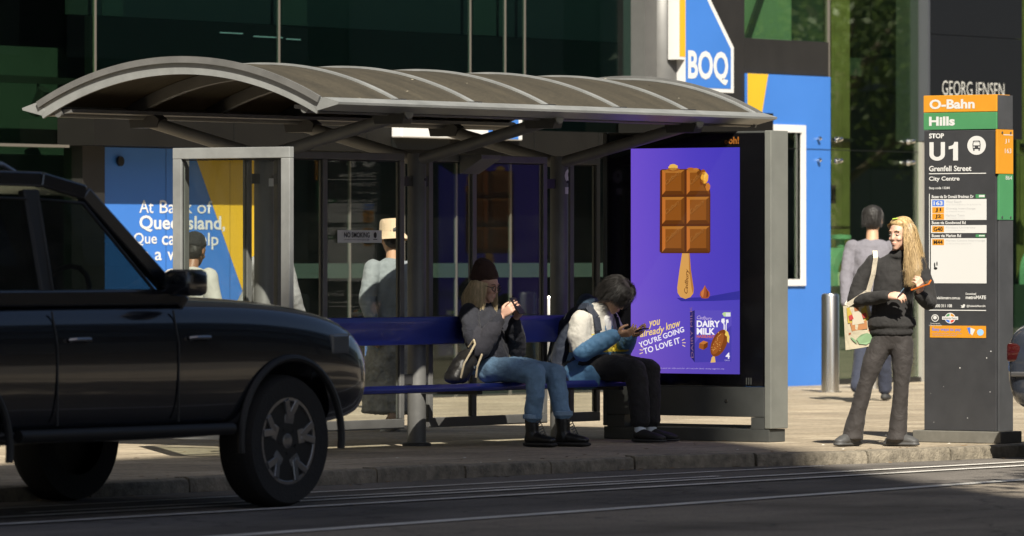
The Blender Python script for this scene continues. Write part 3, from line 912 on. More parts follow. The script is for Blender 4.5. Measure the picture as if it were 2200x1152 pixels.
for (x, y, a, b, col) in ((93, 41, 10, 7, (232, 182, 84)), (93, 46, 14, 4, (150, 86, 34)), (131, 45, 8, 3, (176, 100, 40)), (142, 46, 6, 3, (190, 120, 50)), (161, 64, 8, 13, (236, 168, 58)), (163, 62, 4, 9, (246, 204, 110)), (158, 52, 5, 6, (150, 82, 30)), (168, 84, 5, 9, (196, 120, 46)), (155, 74, 4, 6, (120, 62, 22))):
    ap('print_crumb', [(x + a * math.cos(t * .45) * (1 + .12 * math.sin(t * 3)), y + b * math.sin(t * .45)) for t in range(14)], col, 9)
# slogan
at('you', 40, 390, 27, 17, (246, 214, 120), rot=10, shear=.35, bold=.012)
at('already', 22, 412, 55, 20, (246, 214, 120), rot=10, shear=.35, bold=.012)
at('know', 78, 392, 33, 16, (246, 214, 120), rot=14, shear=.35, bold=.012)
at("YOU'RE GOING", 20, 430, 102, 12, (246, 240, 250), rot=17, bold=.018)
at('TO LOVE IT', 30, 444, 82, 13, (246, 240, 250), rot=15, bold=.018)
for a, b in (((22, 425), (28, 429)), ((20, 434), (27, 435)), ((20, 443), (27, 440)), ((112, 413), (118, 410)), ((113, 418), (120, 418)), ((113, 423), (119, 426))):
    stroke('print_dash', [a, b], 1.6, (246, 214, 160))
at('product shown not actual size  while stocks last  ask in store for details  serving suggestion only', 35, 475, 168, 3.6, (190, 176, 226), bold=-.004)
# carton
ap('print_carton', [(129, 352), (139, 348), (139, 460), (129, 447)], (42, 38, 104), 1)
ap('print_carton', [(139, 348), (218, 348), (218, 457), (139, 460)], (92, 78, 186), 1)
ap('print_carton', [(139, 420), (150, 405), (175, 412), (218, 380), (218, 457), (139, 460)], (72, 62, 168), 2)
at('DAIRY MILK', 136.5, 450, 92, 6, (132, 96, 130), rot=92, lift=2)
at('Cadbury', 144, 369, 33, 10, (196, 176, 220), shear=.4, bold=.006, rot=-4)
at('DAIRY', 144, 384, 50, 14, (250, 246, 252), bold=.035)
at('MILK', 144, 400, 39, 14, (250, 246, 252), bold=.035)
at('HAZELNUT', 144, 407, 38, 6, (206, 106, 62), bold=.03)
ap('print_star', [(198, 355), (202, 352), (216, 352), (216, 361), (202, 361)], (188, 216, 150), 3)
ap('print_star', [(206, 353), (216, 353), (216, 361), (206, 361)], (226, 226, 232), 4)
for p in ([(197, 366), (203, 365), (204, 373), (199, 376), (196, 372)], [(206, 368), (211, 367), (212, 374), (207, 375)]):
    ap('print_milk', p, (244, 240, 248), 3)
stroke('print_milk', [(201, 372), (202.5, 380), (202.5, 392)], 2.4, (244, 240, 248), 3)
stroke('print_milk', [(208, 373), (206.5, 380), (206.5, 392)], 2.0, (244, 240, 248), 3)
c_, s_ = math.cos(R(66)), math.sin(R(66))
ap('print_stick', [(176, 448), (182, 444), (184, 459), (173, 460)], (226, 184, 110), 3)
ap('print_ice', [(192 + 31 * math.cos(t) * c_ - 16 * math.sin(t) * s_, 418 - (31 * math.cos(t) * s_ + 16 * math.sin(t) * c_)) for t in [i * .2244 for i in range(28)]], (126, 66, 26), 4)
ap('print_ice', [(189 + 25 * math.cos(t) * c_ - 9 * math.sin(t) * s_, 419 - (25 * math.cos(t) * s_ + 9 * math.sin(t) * c_)) for t in [i * .2244 for i in range(28)]], (158, 88, 36), 5)
ap('print_ice', [(204, 389), (211, 394), (214, 404), (213, 418), (209, 414), (209, 404), (204, 400), (206, 394)], (238, 204, 96), 6)
for i in range(26):
    rr = random.Random(i)
    a, b = rr.uniform(-24, 24), rr.uniform(-11, 11)
    x, y = 191 + a * c_ - b * s_, 419 - (a * s_ + b * c_)
    ap('print_crumb', [(x - 1.1, y), (x, y - 1), (x + 1.2, y), (x, y + 1)], (222, 170, 90), 7)
ap('print_piece', [(149, 419), (158, 413), (168, 416), (167, 427), (158, 433), (148, 429)], (158, 88, 34), 3)
ap('print_piece', [(149, 419), (158, 413), (168, 416), (159, 421)], (196, 120, 54), 4)
ap('print_piece', [(158, 433), (159, 421), (168, 416), (167, 427)], (112, 56, 20), 4)
at('4', 206, 451, 9, 13, (246, 240, 250), bold=.03)
at('PACK', 204, 456, 11, 3, (196, 186, 226), lift=6)
text('oh!', adF, 1.10, 2.205, .095, .055, mat('faded orange print', (0.22, 0.075, 0.008), 0.5), ad, proud=.003, bold=.04)
text('o', adF, 1.065, 2.205, .03, .03, MATS['faded orange print'], ad, proud=.003, bold=.04)

# ------------------------------------------------------------------ bus stop pylon
PX, PY0 = 2.60, -1.87
M_pyl = mat('pylon charcoal', (0.040, 0.041, 0.045), 0.38, var=0.12, vscale=6)
M_pside = mat('pylon side steel', (0.085, 0.088, 0.095), 0.32, metal=0.3, var=0.15, vscale=4)
M_or = mat('sign orange', (0.58, 0.25, 0.018), 0.45, var=0.05, vscale=4)
M_gr = mat('sign green', (0.06, 0.23, 0.095), 0.45, var=0.05, vscale=4)
M_wh = mat('sign white', (0.58, 0.58, 0.57), 0.5)
M_grey_txt = mat('sign grey print', (0.42, 0.42, 0.43), 0.6)
M_bluebox = mat('sign blue', (0.055, 0.16, 0.60), 0.5)
M_plinth = mat('pylon plinth', (0.12, 0.115, 0.10), 0.7, var=0.2, vscale=10)
py = thing('bus_stop_pylon', 'tall black bus stop pylon with orange and green headers reading U1', 'sign', (PX + .1, -2.18, 0))
box('plinth', (PX - .04, -2.56, 0.001), (PX + .26, -1.80, .088), M_plinth, py, .006)
box('body', (PX + .002, -2.495, .09), (PX + .21, -1.875, 2.30), M_pyl, py, .004)
box('header', (PX + .0, -2.50, 2.435), (PX + .19, -1.87, 2.56), M_or, py, .003)
box('header', (PX + .0, -2.50, 2.306), (PX + .19, -1.87, 2.432), M_gr, py, .003)
box('header_end', (PX + .01, -2.508, 2.306), (PX + .215, -2.503, 2.556), M_pside, py)
box('side_plate', (PX - .012, -2.516, 1.978), (PX + .21, -2.498, 2.303), M_or, py, .002)
box('side_plate', (PX + .012, -2.516, 1.64), (PX + .21, -2.498, 1.975), M_gr, py, .002)
box('side_plate', (PX + .018, -2.512, .09), (PX + .214, -2.498, 1.637), M_pside, py, .002)
pyF = Face((PX, PY0, 0), (0, -1, 0), (-1, 0, 0))
psF = Face((PX, -2.516, 0), (1, 0, 0), (0, -1, 0))
def pl(px, yy):      # layout of the sign face: 155 units wide, measured downwards from its top edge
    return px / 246.0, 2.558 - yy / 292.0
def pt(body, x0, y0, x1, y1, m=None, bold=.02, par=None, proud=0.00140):
    u, v = pl(x0, y1); u1, v1 = pl(x1, y0)
    return text(body, pyF, u, v, u1 - u, v1 - v, m or M_wh, par or py, proud=proud, bold=bold)
def pr_(name, x0, y0, x1, y1, m, proud=0.00100):
    u, v = pl(x0, y1); u1, v1 = pl(x1, y0)
    return patch(name, rect(u, v, u1, v1), pyF, m, py, proud=proud)
pt('O-Bahn', 13, 8, 109, 29, bold=.035)
pt('Hills', 12, 45, 67, 65, bold=.04)
pt('STOP', 12, 81, 44, 92, bold=.04)
# big U and 1
u0, v0 = pl(13, 140); u1, v1 = pl(46, 100)
w_, h_ = u1 - u0, v1 - v0
up = [(0, 1), (.27, 1), (.27, .36)] + [(.5 - .23 * math.cos(R(a)), .36 - .16 * math.sin(R(a))) for a in range(15, 180, 15)] + [(.73, .36), (.73, 1), (1, 1), (1, .34)] + [(.5 + .5 * math.cos(R(a)), .34 - .34 * math.sin(R(a))) for a in range(15, 180, 15)] + [(0, .34)]
patch('lettering', [(u0 + a * w_, v0 + b * h_) for a, b in up], pyF, M_wh, py, proud=0.00140)
ou, _ = pl(52, 0)
patch('lettering', [(ou + a * w_, v0 + b * h_) for a, b in ((.34, 0), (.66, 0), (.66, 1), (.42, 1), (.36, .86), (.24, .80), (.06, .77), (.06, .60), (.34, .64))], pyF, M_wh, py, proud=0.00140)
cu, cv = pl(113, 108)
ic = patch('bus_symbol', disc(cu, cv, .080, .070), pyF, M_wh, py, proud=0.00120)
def icon(poly, m, pr=0.00180):
    patch('symbol_shape', [(cu + a * .076, cv + b * .066) for a, b in poly], pyF, m, ic, proud=pr)
icon([(-.42, -.42), (.42, -.42), (.46, .1), (.40, .46), (.30, .54), (-.30, .54), (-.40, .46), (-.46, .1)], M_pyl)
icon([(-.36, .0), (.36, .0), (.33, .36), (-.33, .36)], M_wh, 0.00220)
icon([(-.24, .43), (.24, .43), (.24, .48), (-.24, .48)], M_wh, 0.00220)
for s_ in (-1, 1):
    icon([(s_ * .28 + .09 * math.cos(t), -.2 + .09 * math.sin(t)) for t in [i * .6 for i in range(10)]], M_wh, 0.00220)
    icon([(s_ * .30 - .08, -.60), (s_ * .30 + .08, -.60), (s_ * .30 + .08, -.42), (s_ * .30 - .08, -.42)], M_pyl)
pt('Grenfell Street', 12, 151, 102, 163, bold=.025)
pr_('rule', 12, 167, 133, 169, M_wh)
pt('City Centre', 12, 174, 77, 186, bold=.025)
pt('Stop code 13244', 12, 196, 56, 203)
pr_('rule', 12, 211, 13.6, 405, M_wh)
for y0, y1, head, logo in ((211, 269, 'Buses via Sir Donald Bradman Dr', 1), (269, 297, 'Buses via Goodwood Rd', 0), (297, 405, 'Buses via Marion Rd', 1)):
    hh = 12 if y0 == 211 else 10
    pr_('timetable', 16, y0 + hh, 134, y1 - 1, M_wh)
    w = {31: 89, 21: 72, 19: 62}[len(head)]
    pt(head, 18, y0 + hh - 9, 18 + w, y0 + hh - 2, bold=.03)
    if logo:
        pr_('badge', 111, y0 + 2, 131, y0 + hh - 2, M_gr); pr_('badge', 118, y0 + 3.5, 130, y0 + hh - 4, M_wh, 0.00128)
for y, code, colr, dest, via in ((225, '163', M_bluebox, 'West Beach', 'via Sir Donald Bradman Dr & Marion Rd'), (240, 'J1', M_or, 'Glenelg Interchange', 'via Adelaide Airport'), (254, 'J2', M_or, 'Harbour Town', 'via Adelaide Airport'), (281, 'G40', M_or, 'Flinders University', 'Limited Stop Service'), (309, 'M44', M_or, 'Marion Centre Interchange', 'via Marion Rd & Oaklands Rd')):
    b_ = pr_('route_box', 19, y, 44, y + 13, colr, 0.00128)
    pt(code, 31.5 - len(code) * 3.2, y + 2, 31.5 + len(code) * 3.2, y + 11, M_wh if colr is M_bluebox else M_ink, .03, b_, 0.00168)
    pt(dest, 48, y + 1, 48 + len(dest) * 3.3, y + 6.5, M_grey_txt, .0)
    pt(via, 48, y + 8.5, 48 + len(via) * 2.0, y + 11, M_grey_txt, -.01)
for px_, py_, rx, ry in ((24, 365, 1.6, 6), (29, 362, 1.4, 5), (26, 372, 4, 3)):
    a, b = pl(px_, py_)
    patch('graffiti', disc(a, b, rx / 246, ry / 292, 10), pyF, M_ink, py, proud=0.00136)
pt('adelaidemetro.com.au', 23, 432, 78, 438.5)
pt('Download', 90, 424, 112, 429); pt('metroMATE', 90, 430, 133, 438, bold=.03)
pt('1300 311 108', 23, 449, 61, 456, bold=.025); pt('@AdelaideMetroSA', 92, 450, 132, 456)
pr_('rule', 12, 461, 133, 463, M_wh)
def sym(pts, x, y, m=M_wh):
    patch('symbol', [pl(x + a, y + b) for a, b in pts], pyF, m, py, proud=0.00136)
sym([(-4, 3), (-4, -2), (0, -2), (0, -5), (4, -7), (5, -4), (3, -3), (3, 3)], 16, 435)
sym([(-4, -4), (-2, -5), (-1, -2), (-2, -1), (1, 2), (3, 1), (5, 3), (4, 5), (1, 4), (-3, 0)], 16, 453)
sym([(-5, -2), (-1, -1), (1, -4), (4, -4), (5, -2), (3, 3), (-1, 4), (-5, 3), (-2, 2)], 84, 453)
for (x, y, r1, m_) in ((25, 479, 8, M_wh), (25, 479, 6.2, M_pyl), (25, 478, 4, M_wh)):
    a, b = pl(x, y); patch('crest', disc(a, b, r1 / 246, r1 / 292, 20), pyF, m_, py, proud=0.00120 + (8 - r1) * .0003)
pt('Government', 15, 489, 36, 492, bold=0); pt('of South Australia', 12, 493, 39, 496, bold=0)
a, b = pl(57, 479)
patch('roundel', disc(a, b, 11.5 / 246, 11.5 / 292, 24), pyF, M_wh, py, proud=0.00112)
for i, c in enumerate((M_or, M_gr, M_bluebox, mat('sign red', (0.6, 0.06, 0.03), 0.5))):
    patch('roundel', [(a, b)] + disc(a, b, 10 / 246, 10 / 292, 8, i * 90 + 8, i * 90 + 92), pyF, c, py, proud=0.00132)
patch('roundel', disc(a, b, 5.4 / 246, 5.4 / 292, 18), pyF, M_wh, py, proud=0.00152)
pr_('roundel', 40, 475.5, 74, 482.5, M_wh, 0.00172)
pt('Adelaide Metro', 42, 477, 72, 481, M_ink, .0, None, 0.00200)
ob = pr_('pay_banner', 14, 495, 133, 521, M_or, 0.00120)
pt('Easy ways to pay', 19, 500, 80, 508, M_bluebox, .02, ob, 0.00160)
for i in range(2):
    pt('tap and go with your card or phone', 19, 511 + i * 4, 82 - i * 12, 513.5 + i * 4, M_bluebox, -.01, ob, 0.00160)
for pts_, m_ in (([(93, 500), (99, 498), (104, 510), (98, 513)], M_bluebox), ([(100, 499), (110, 503), (104, 516), (100, 512)], M_wh)):
    patch('pay_card', [pl(*p) for p in pts_], pyF, m_, ob, proud=0.00160 if m_ is M_bluebox else .00184)
a, b = pl(121, 509); patch('pay_card', disc(a, b, 7 / 246, 7 / 292, 18), pyF, mat('sign light blue', (0.28, 0.5, 0.8), 0.5), ob, proud=0.00160)
text('J1', psF, .09, 2.20, .06, .035, M_wh, py, proud=0.00080)
text('163', psF, .09, 2.13, .09, .035, M_wh, py, proud=0.00080)
patch('rule', rect(.07, 2.262, .20, 2.268), psF, M_wh, py, proud=0.00080)
text('864', psF, .10, 1.935, .09, .03, M_wh, py, proud=0.00080)
for z in (1.66, 2.28):
    for x_ in (.05, .17):
        MB().lathe([(.009, -.004), (.009, 0)], (PX + x_, -2.5165, z), 10, 'y').build('screw', M_pside, py)
# chips, splashes and stickers on the lower face
for i in range(8):
    rr = random.Random(50 + i)
    a, b = pl(rr.uniform(10, 146), rr.uniform(540, 712)); s_ = rr.uniform(.6, 1.9)
    patch('paint_chip', disc(a, b, s_ / 246, s_ / 292, 7), pyF, M_grey_txt if i % 4 else M_wh, py, proud=0.00088 + i * .00004)

# ------------------------------------------------------------------ bank signs and vinyl
M_bblue = mat('bank blue', (0.042, 0.165, 0.52), 0.45, var=0.05, vscale=1)
M_byel = mat('bank yellow', (0.60, 0.375, 0.02), 0.45, var=0.05, vscale=1)
M_bwh = mat('bank white', (0.62, 0.62, 0.61), 0.4)
M_txtgrey = mat('bank lettering', (0.60, 0.61, 0.62), 0.5)
pan = thing('window_graphic', 'blue and yellow bank wall panel with white lettering left of the shelter', 'sign', (7.5, FY - .04, 0))
box('panel', (6.16, FY - .045, .03), (8.94, FY - .012, 2.355), M_bblue, pan)
bF = Face((0, FY - .045, 0), (1, 0, 0), (0, -1, 0))
patch('stripe', [(8.78, .03), (8.94, .03), (8.94, 2.355), (7.48, 2.355)], bF, M_byel, pan, proud=.002)
for w_, a, b in (('At', 6.71, 6.91), ('Bank', 7.0, 7.47), ('of', 7.54, 7.76)):
    text(w_, bF, a, 1.765, b - a, .118, M_txtgrey, pan, proud=.004, bold=.004)
text('Queensland,', bF, 6.71, 1.595, 1.24, .150, M_txtgrey, pan, proud=.004, bold=.022)
for w_, a, b, z, h in (('Que', 6.63, 6.96, 1.468, .118), ('can', 7.03, 7.33, 1.475, .085), ('help', 7.46, 7.85, 1.435, .155)):
    text(w_, bF, a, z, b - a, h, M_txtgrey, pan, proud=.004, bold=.012)
for w_, a, b, z, h in (('ye', 6.68, 6.84, 1.30, .115), ('a', 6.93, 7.03, 1.335, .08), ('w', 7.11, 7.27, 1.335, .08)):
    text(w_, bF, a, z, b - a, h, M_txtgrey, pan, proud=.004, bold=.012)
MB().lathe([(.045, -.03), (.045, -.01), (.03, 0)], (6.42, FY - .048, 2.23), 18, 'y').build('camera_eye', M_black, pan, smooth=True)

for x_ in (7.09, 8.02):
    box('panel_seam', (x_, FY - .0475, .03), (x_ + .004, FY - .0472, 2.355), M_black, pan)
wg = thing('blue_wall_panel', 'bright blue wall panel with a white-framed window beside the display', 'sign', (17.4, FY - .04, 0))
mb = MB()
mb.box((16.645, FY - .045, 0), (16.81, FY - .012, 3.285)).box((17.72, FY - .045, 0), (18.245, FY - .012, 3.285)).box((16.8105, FY - .045, 0), (17.7195, FY - .012, 1.07)).box((16.8105, FY - .045, 2.75), (17.7195, FY - .012, 3.285))
mb.build('panel', M_bblue, wg)
patch('stripe', [(16.646, 1.90), (16.80, 2.45), (17.04, 3.284), (16.646, 3.284)], bF, M_byel, wg, proud=.002)
fr = MB().box((16.80, FY - .07, 2.68), (17.73, FY - .046, 2.76)).box((16.80, FY - .07, 1.06), (17.73, FY - .046, 1.13)).box((17.655, FY - .07, 1.131), (17.73, FY - .046, 2.679)).box((16.80, FY - .07, 1.131), (16.865, FY - .046, 2.679))
wf = fr.build('window_frame', M_bwh, wg)
box('window_pane', (16.866, FY - .03, 1.131), (17.654, FY - .02, 2.679), G_shop, wg)
box('panel_joint', (16.81, FY - .0475, 2.505), (18.24, FY - .0455, 2.512), M_black, wg)
box('window_blind', (17.35, FY + .25, 1.0), (17.6, FY + .28, 2.75), M_intgreen, wg)

bs = thing('bank_sign', 'tall blue and orange bank sign with white edge above the shelter roof', 'sign', (15.5, 8.85, 3.0))
out = [(15.0, 3.38), (15.115, 3.38), (15.115, 3.06), (16.01, 3.06), (16.01, 3.53), (15.60, 3.99), (15.30, 4.34), (15.0, 4.34)]
MB().prism(out, lambda a, b, c: (a, c, b), 8.80, 8.93).build('sign_box', M_bwh, bs)
sF = Face((0, 8.80, 0), (1, 0, 0), (0, -1, 0))
patch('sign_face', [(15.125, 3.10), (15.955, 3.10), (15.955, 3.51), (15.56, 3.955), (15.28, 4.30), (15.125, 4.30)], sF, M_bblue, bs, proud=.003)
patch('sign_face', [(15.015, 3.41), (15.12, 3.41), (15.12, 4.30), (15.015, 4.30)], sF, mat('bank orange', (0.70, 0.36, 0.02), 0.4), bs, proud=.003)
text('BOQ', sF, 15.165, 3.135, .735, .345, M_bwh, bs, proud=.006, bold=.028)

fs_ = thing('fascia_sign', 'white and blue illuminated box sign half hidden under the shelter roof', 'sign', (11, 8.6, 2.6))
box('sign_box', (9.98, 8.54, 2.50), (11.93, 8.665, 2.90), M_bwh, fs_, .01)
fF = Face((0, 8.54, 0), (1, 0, 0), (0, -1, 0))
patch('sign_face', rect(11.36, 2.512, 11.86, 2.89), fF, M_bblue, fs_, proud=.003)
patch('sign_face', disc(10.85, 2.545, .22, .035, 18), fF, mat('sign shade tan', (0.5, 0.42, 0.28), 0.6), fs_, proud=.003)
bp('fascia_recess', (9.98, 8.655, 2.39), (10.9, 8.668, 2.495), M_black)

jl = thing('jeweller_sign', 'pale thin capital letters on the black column above the bus stop pylon', 'sign', (21, FY - .11, 3.1))
text('GEORG JENSEN', Face((0, FY - .10, 0), (1, 0, 0), (0, -1, 0)), 20.41, 3.09, 1.31, .21, mat('sign pale metal', (0.5, 0.5, 0.47), 0.4), jl, proud=.003, bold=-.008)

# ------------------------------------------------------------------ bollards
M_ss = mat('stainless steel', (0.62, 0.60, 0.56), 0.27, metal=1.0, var=0.08, vscale=30, stretch=(1, 1, .02))
def bollard(x, y, label, r_=.09):
    t = thing('bollard', label, 'bollard', (x, y, 0), group='stainless bollards along the shop front')
    MB().lathe([(r_, .012), (r_, .97), (r_ - .008, .99), (r_ - .03, 1.0)], (x, y, 0), 32).build('tube', M_ss, t, smooth=True)
    MB().lathe([(r_ + .03, .001), (r_ + .03, .010), (r_ + .002, .012)], (x, y, 0), 28).build('base_ring', M_ss, t, smooth=True)
bollard(15.4, 7.22, 'stainless steel bollard standing in the sun before the blue panel')
bollard(16.95, 7.7, 'stainless steel bollard half hidden behind the standing woman')
bollard(11.05, 7.6, 'stainless steel bollard seen through the shelter glass beside the middle post')
bollard(7.75, 7.2, 'thin steel bollard seen through the shelter glass below the no smoking notice', .06)
# ------------------------------------------------------------------ cars
M_paint = mat('car paint black', (0.006, 0.007, 0.010), 0.22, coat=1.0, spec=0.5)
M_paint2 = mat('car paint slate', (0.030, 0.036, 0.050), 0.25, coat=1.0)
M_cglass = mat('car glass', (0.006, 0.009, 0.009), 0.05, spec=0.6)
G_car = glass('car window glass', (0.30, 0.36, 0.34), 0.9, dirt=0.02, dscale=4)
M_seat = mat('car seat cloth', (0.02, 0.02, 0.021), 0.9)
M_trim = mat('car trim', (0.010, 0.010, 0.010), 0.55)
M_tyre = mat('tyre rubber', (0.012, 0.012, 0.012), 0.8, bump=0.4, bscale=60)
M_rim = mat('alloy rim', (0.30, 0.30, 0.31), 0.3, metal=0.9)
M_lampglass = mat('lamp lens', (0.10, 0.105, 0.11), 0.06, coat=1.0)
M_red = mat('tail lamp red', (0.05, 0.006, 0.006), 0.12, coat=1.0)
def kid(o, e):
    o.parent = e
    return o
def subsurf(o, n=2):
    s = o.modifiers.new('sub', 'SUBSURF'); s.levels = n; s.render_levels = n
    for p in o.data.polygons: p.use_smooth = True
    return o
def loft(sections, name, m):
    n = len(sections[0]); vs = [p for s in sections for p in s]; fs = []
    for i in range(len(sections) - 1):
        for j in range(n):
            fs.append((i * n + j, i * n + (j + 1) % n, (i + 1) * n + (j + 1) % n, (i + 1) * n + j))
    fs.append(tuple(range(n))[::-1]); fs.append(tuple((len(sections) - 1) * n + j for j in range(n)))
    return MB().add(vs, fs).build(name, m)
def make_car(name, label, cat, x_rear, yc, paint, st, gh, wheels, wr, wins, belt, hw_top, top_z, doors, tail, head, rack=False):
    t = thing(name, label, cat, (x_rear, yc, ROAD_Z))
    secs = []
    for x, zb, zt, w in st:
        q = zt - zb
        half = [(0, zb), (w - .14, zb), (w - .03, zb + min(.07, .12 * q)), (w, zb + min(.28, .40 * q)), (w + .005, zt - min(.22, .38 * q)), (w - .02, zt - min(.07, .12 * q)), (w - .12, zt), (w * .5, zt + .025), (0, zt + .03)]
        sec = [(x, y, z) for y, z in half] + [(x, -y, z) for y, z in half[-2:0:-1]]
        secs.append(sec)
    body = kid(subsurf(loft(secs, 'body', paint)), t)
    # wheel housings cut from the body
    w = max(q[3] for q in st)
    cutters = []
    for xw in wheels:
        for s in (-1, 1):
            ya, yb = sorted((s * (w + .1), s * (w - .32)))
            co = MB().lathe([(wr + .075, ya), (wr + .075, yb)], (xw, 0, wr + .012), 36, 'y').build('cutter', M_trim)
            co.parent = t
            b = body.modifiers.new('well', 'BOOLEAN'); b.object = co; b.operation = 'DIFFERENCE'; b.solver = 'EXACT'
            cutters.append(co)
    bpy.context.view_layer.update()
    me = bpy.data.meshes.new_from_object(body.evaluated_get(bpy.context.evaluated_depsgraph_get()))
    body.modifiers.clear(); body.data = me
    me.name = 'body'
    for co in cutters: bpy.data.objects.remove(co)
    me.set_sharp_from_angle(angle=R(35))
    # cabin
    w0 = max(q[3] for q in st) - .07
    def side_y(z, off=0.0):
        return w0 - (z - belt) / (top_z - belt) * (w0 - hw_top) + off
    roofs = []
    for x, z in gh[1:-1]:
        y = side_y(z)
        roofs.append([(x, y, z - .035), (x, y - .04, z), (x, y * .5, z + .018), (x, 0, z + .022), (x, -y * .5, z + .018), (x, -y + .04, z), (x, -y, z - .035), (x, -y + .05, z - .04), (x, 0, z - .02), (x, y - .05, z - .04)])
    rf = loft(roofs, 'roof', paint)
    for p in rf.data.polygons: p.use_smooth = True
    rf.data.set_sharp_from_angle(angle=R(40))
    kid(rf, t)
    for s in (-1, 1):
        rail = [V((x, s * side_y(max(z, belt)) - s * .015, z - .02)) for x, z in gh]
        mb = MB()
        for a, b in zip(rail, rail[1:]):
            mb.bar(a, b, .075, .085)
        kid(mb.build('roof_pillar', paint, bevel=.012), t)
        kid(MB().bar((gh[0][0], s * (w0 - .03), belt + .012), (gh[-1][0], s * (w0 - .03), belt + .012), .09, .09).build('window_sill', paint, bevel=.012), t)
        for pa, pb in zip(wins, wins[1:]):
            xa = min(p[0] for p in pa); xb = max(p[0] for p in pb)
            lo_, hi_ = max(p[1] for p in pb), belt
            xm = (xa + xb) / 2
            kid(MB().bar((xm, s * side_y(belt, -.02), belt), (xm, s * side_y(lo_, -.02), lo_ + .04), .13, .05, (0, 1, 0)).build('door_pillar', M_trim, bevel=.01), t)
    for poly in wins:
        for s in (-1, 1):
            mb = MB(); mb.add([(x, s * side_y(z, .004), z) for x, z in poly], [tuple(range(len(poly)))])
            kid(mb.build('window', G_car, fix=False), t)
            pts = [(x, s * side_y(z, .006), z) for x, z in poly]
            kid(MB().tube(pts + [pts[0]], .010, 6).build('window_trim', M_trim), t)
    # seats, dashboard, steering wheel
    xs_ = (wins[0][2][0] - .05, wins[1][2][0] - .05)
    for x in xs_:
        for s in (-1, 1):
            sb = MB().prism([(x - .52, belt - .42), (x - .02, belt - .40), (x + .0, belt - .30), (x - .30, belt - .30), (x - .44, belt + .22), (x - .55, belt + .22)], lambda a, b, c: (a, c, b), s * .42 - .23, s * .42 + .23)
            st_ = kid(sb.build('seat', M_seat, bevel=.05), t)
            kid(MB().box((x - .56, s * .42 - .13, belt + .26), (x - .45, s * .42 + .13, belt + .44), bev=.04).build('headrest', M_seat, smooth=True), st_)
    kid(MB().prism([(gh[0][0] - .05, belt - .25), (gh[0][0] + .05, belt - .02), (gh[0][0] - .35, belt + .03), (gh[0][0] - .42, belt - .2)], lambda a, b, c: (a, c, b), -w0 + .1, w0 - .1).build('dashboard', M_trim, bevel=.02), t)
    kid(MB().tube([(gh[0][0] - .52 + .06 * math.cos(a), -.40 + .18 * math.sin(a), belt + .02 + .17 * math.cos(a)) for a in [i * .42 for i in range(16)]], .015, 8).build('steering_wheel', M_trim, smooth=True), t)
    # windscreen and rear screen
    for (xa, za), (xb, zb) in ((gh[0], gh[1]), (gh[-1], gh[-2])):
        lo, hi = .06, .94
        P = []
        for f_ in (lo, hi):
            x = xa + (xb - xa) * f_; z = za + (zb - za) * f_
            y = side_y(max(z, belt)) - .14
            nx = 1 if xa > xb else -1
            P += [(x + nx * .012, -y, z + .012), (x + nx * .012, y, z + .012)]
        kid(MB().add(P, [(0, 1, 3, 2)]).build('windscreen', G_car, fix=False), t)
    wmax = max(q[3] for q in st)
    for xw in wheels:
        for s in (-1, 1):
            yo = s * (wmax - .015)
            def L(prof, m, nm, par=None, n=40):
                o = MB().lathe([(r_, yo - s * d) for r_, d in prof], (xw, 0, wr), n, 'y', cap=(nm == 'rim')).build(nm, m, smooth=True)
                return kid(o, par or t)
            ty = L([(wr * .64, .02), (wr * .66, .0), (wr * .93, -.008), (wr * .985, .03), (wr, .06), (wr, .17), (wr * .97, .22), (wr * .6, .22)], M_tyre, 'wheel')
            rb = L([(wr * .66, .012), (wr * .62, .035), (wr * .60, .12), (wr * .2, .13), (.02, .13)], M_trim, 'rim', ty)
            sp = MB()
            for i in range(5):
                a = 2 * math.pi * i / 5 + .2
                d0 = V((math.cos(a), 0, math.sin(a))); c0 = V((xw, 0, wr))
                sp.bar(c0 + V((0, yo - s * .045, 0)) + d0 * wr * .12, c0 + V((0, yo - s * .03, 0)) + d0 * wr * .40, .085, .05, (0, 1, 0))
                for da in (-.22, .22):
                    d1 = V((math.cos(a + da), 0, math.sin(a + da)))
                    sp.bar(c0 + V((0, yo - s * .03, 0)) + d0 * wr * .34, c0 + V((0, yo - s * .016, 0)) + d1 * wr * .63, .042, .045, (0, 1, 0))
                sp.lathe([(.012, yo - s * .05), (.012, yo - s * .012)], (xw + d0.x * 0 + math.cos(a + .63) * wr * .19, 0, wr + math.sin(a + .63) * wr * .19), 6, 'y')
            sp.lathe([(wr * .66, yo - s * .004), (wr * .66, yo - s * .03), (wr * .60, yo - s * .03), (wr * .60, yo - s * .004), (wr * .66, yo - s * .004)], (xw, 0, wr), 40, 'y', cap=False)
            sp.lathe([(wr * .26, yo - s * .05), (wr * .26, yo - s * .035), (wr * .13, yo - s * .03), (wr * .12, yo - s * .012), (wr * .05, yo - s * .008)], (xw, 0, wr), 20, 'y')
            kid(sp.build('spokes', M_rim, bevel=.004), ty)
            kid(MB().lathe([(wr * .45, yo - s * .10), (wr * .45, yo - s * .085), (wr * .2, yo - s * .085)], (xw, 0, wr), 32, 'y').build('brake_disc', M_pside, smooth=True), ty)
            # arch lip
            arc = [(xw + (wr + .085) * math.cos(R(a)), s * (wmax + .004), wr + .01 + (wr + .085) * math.sin(R(a))) for a in range(-8, 189, 7)]
            kid(MB().tube(arc, .022, 8).build('arch_trim', M_trim, smooth=True), t)
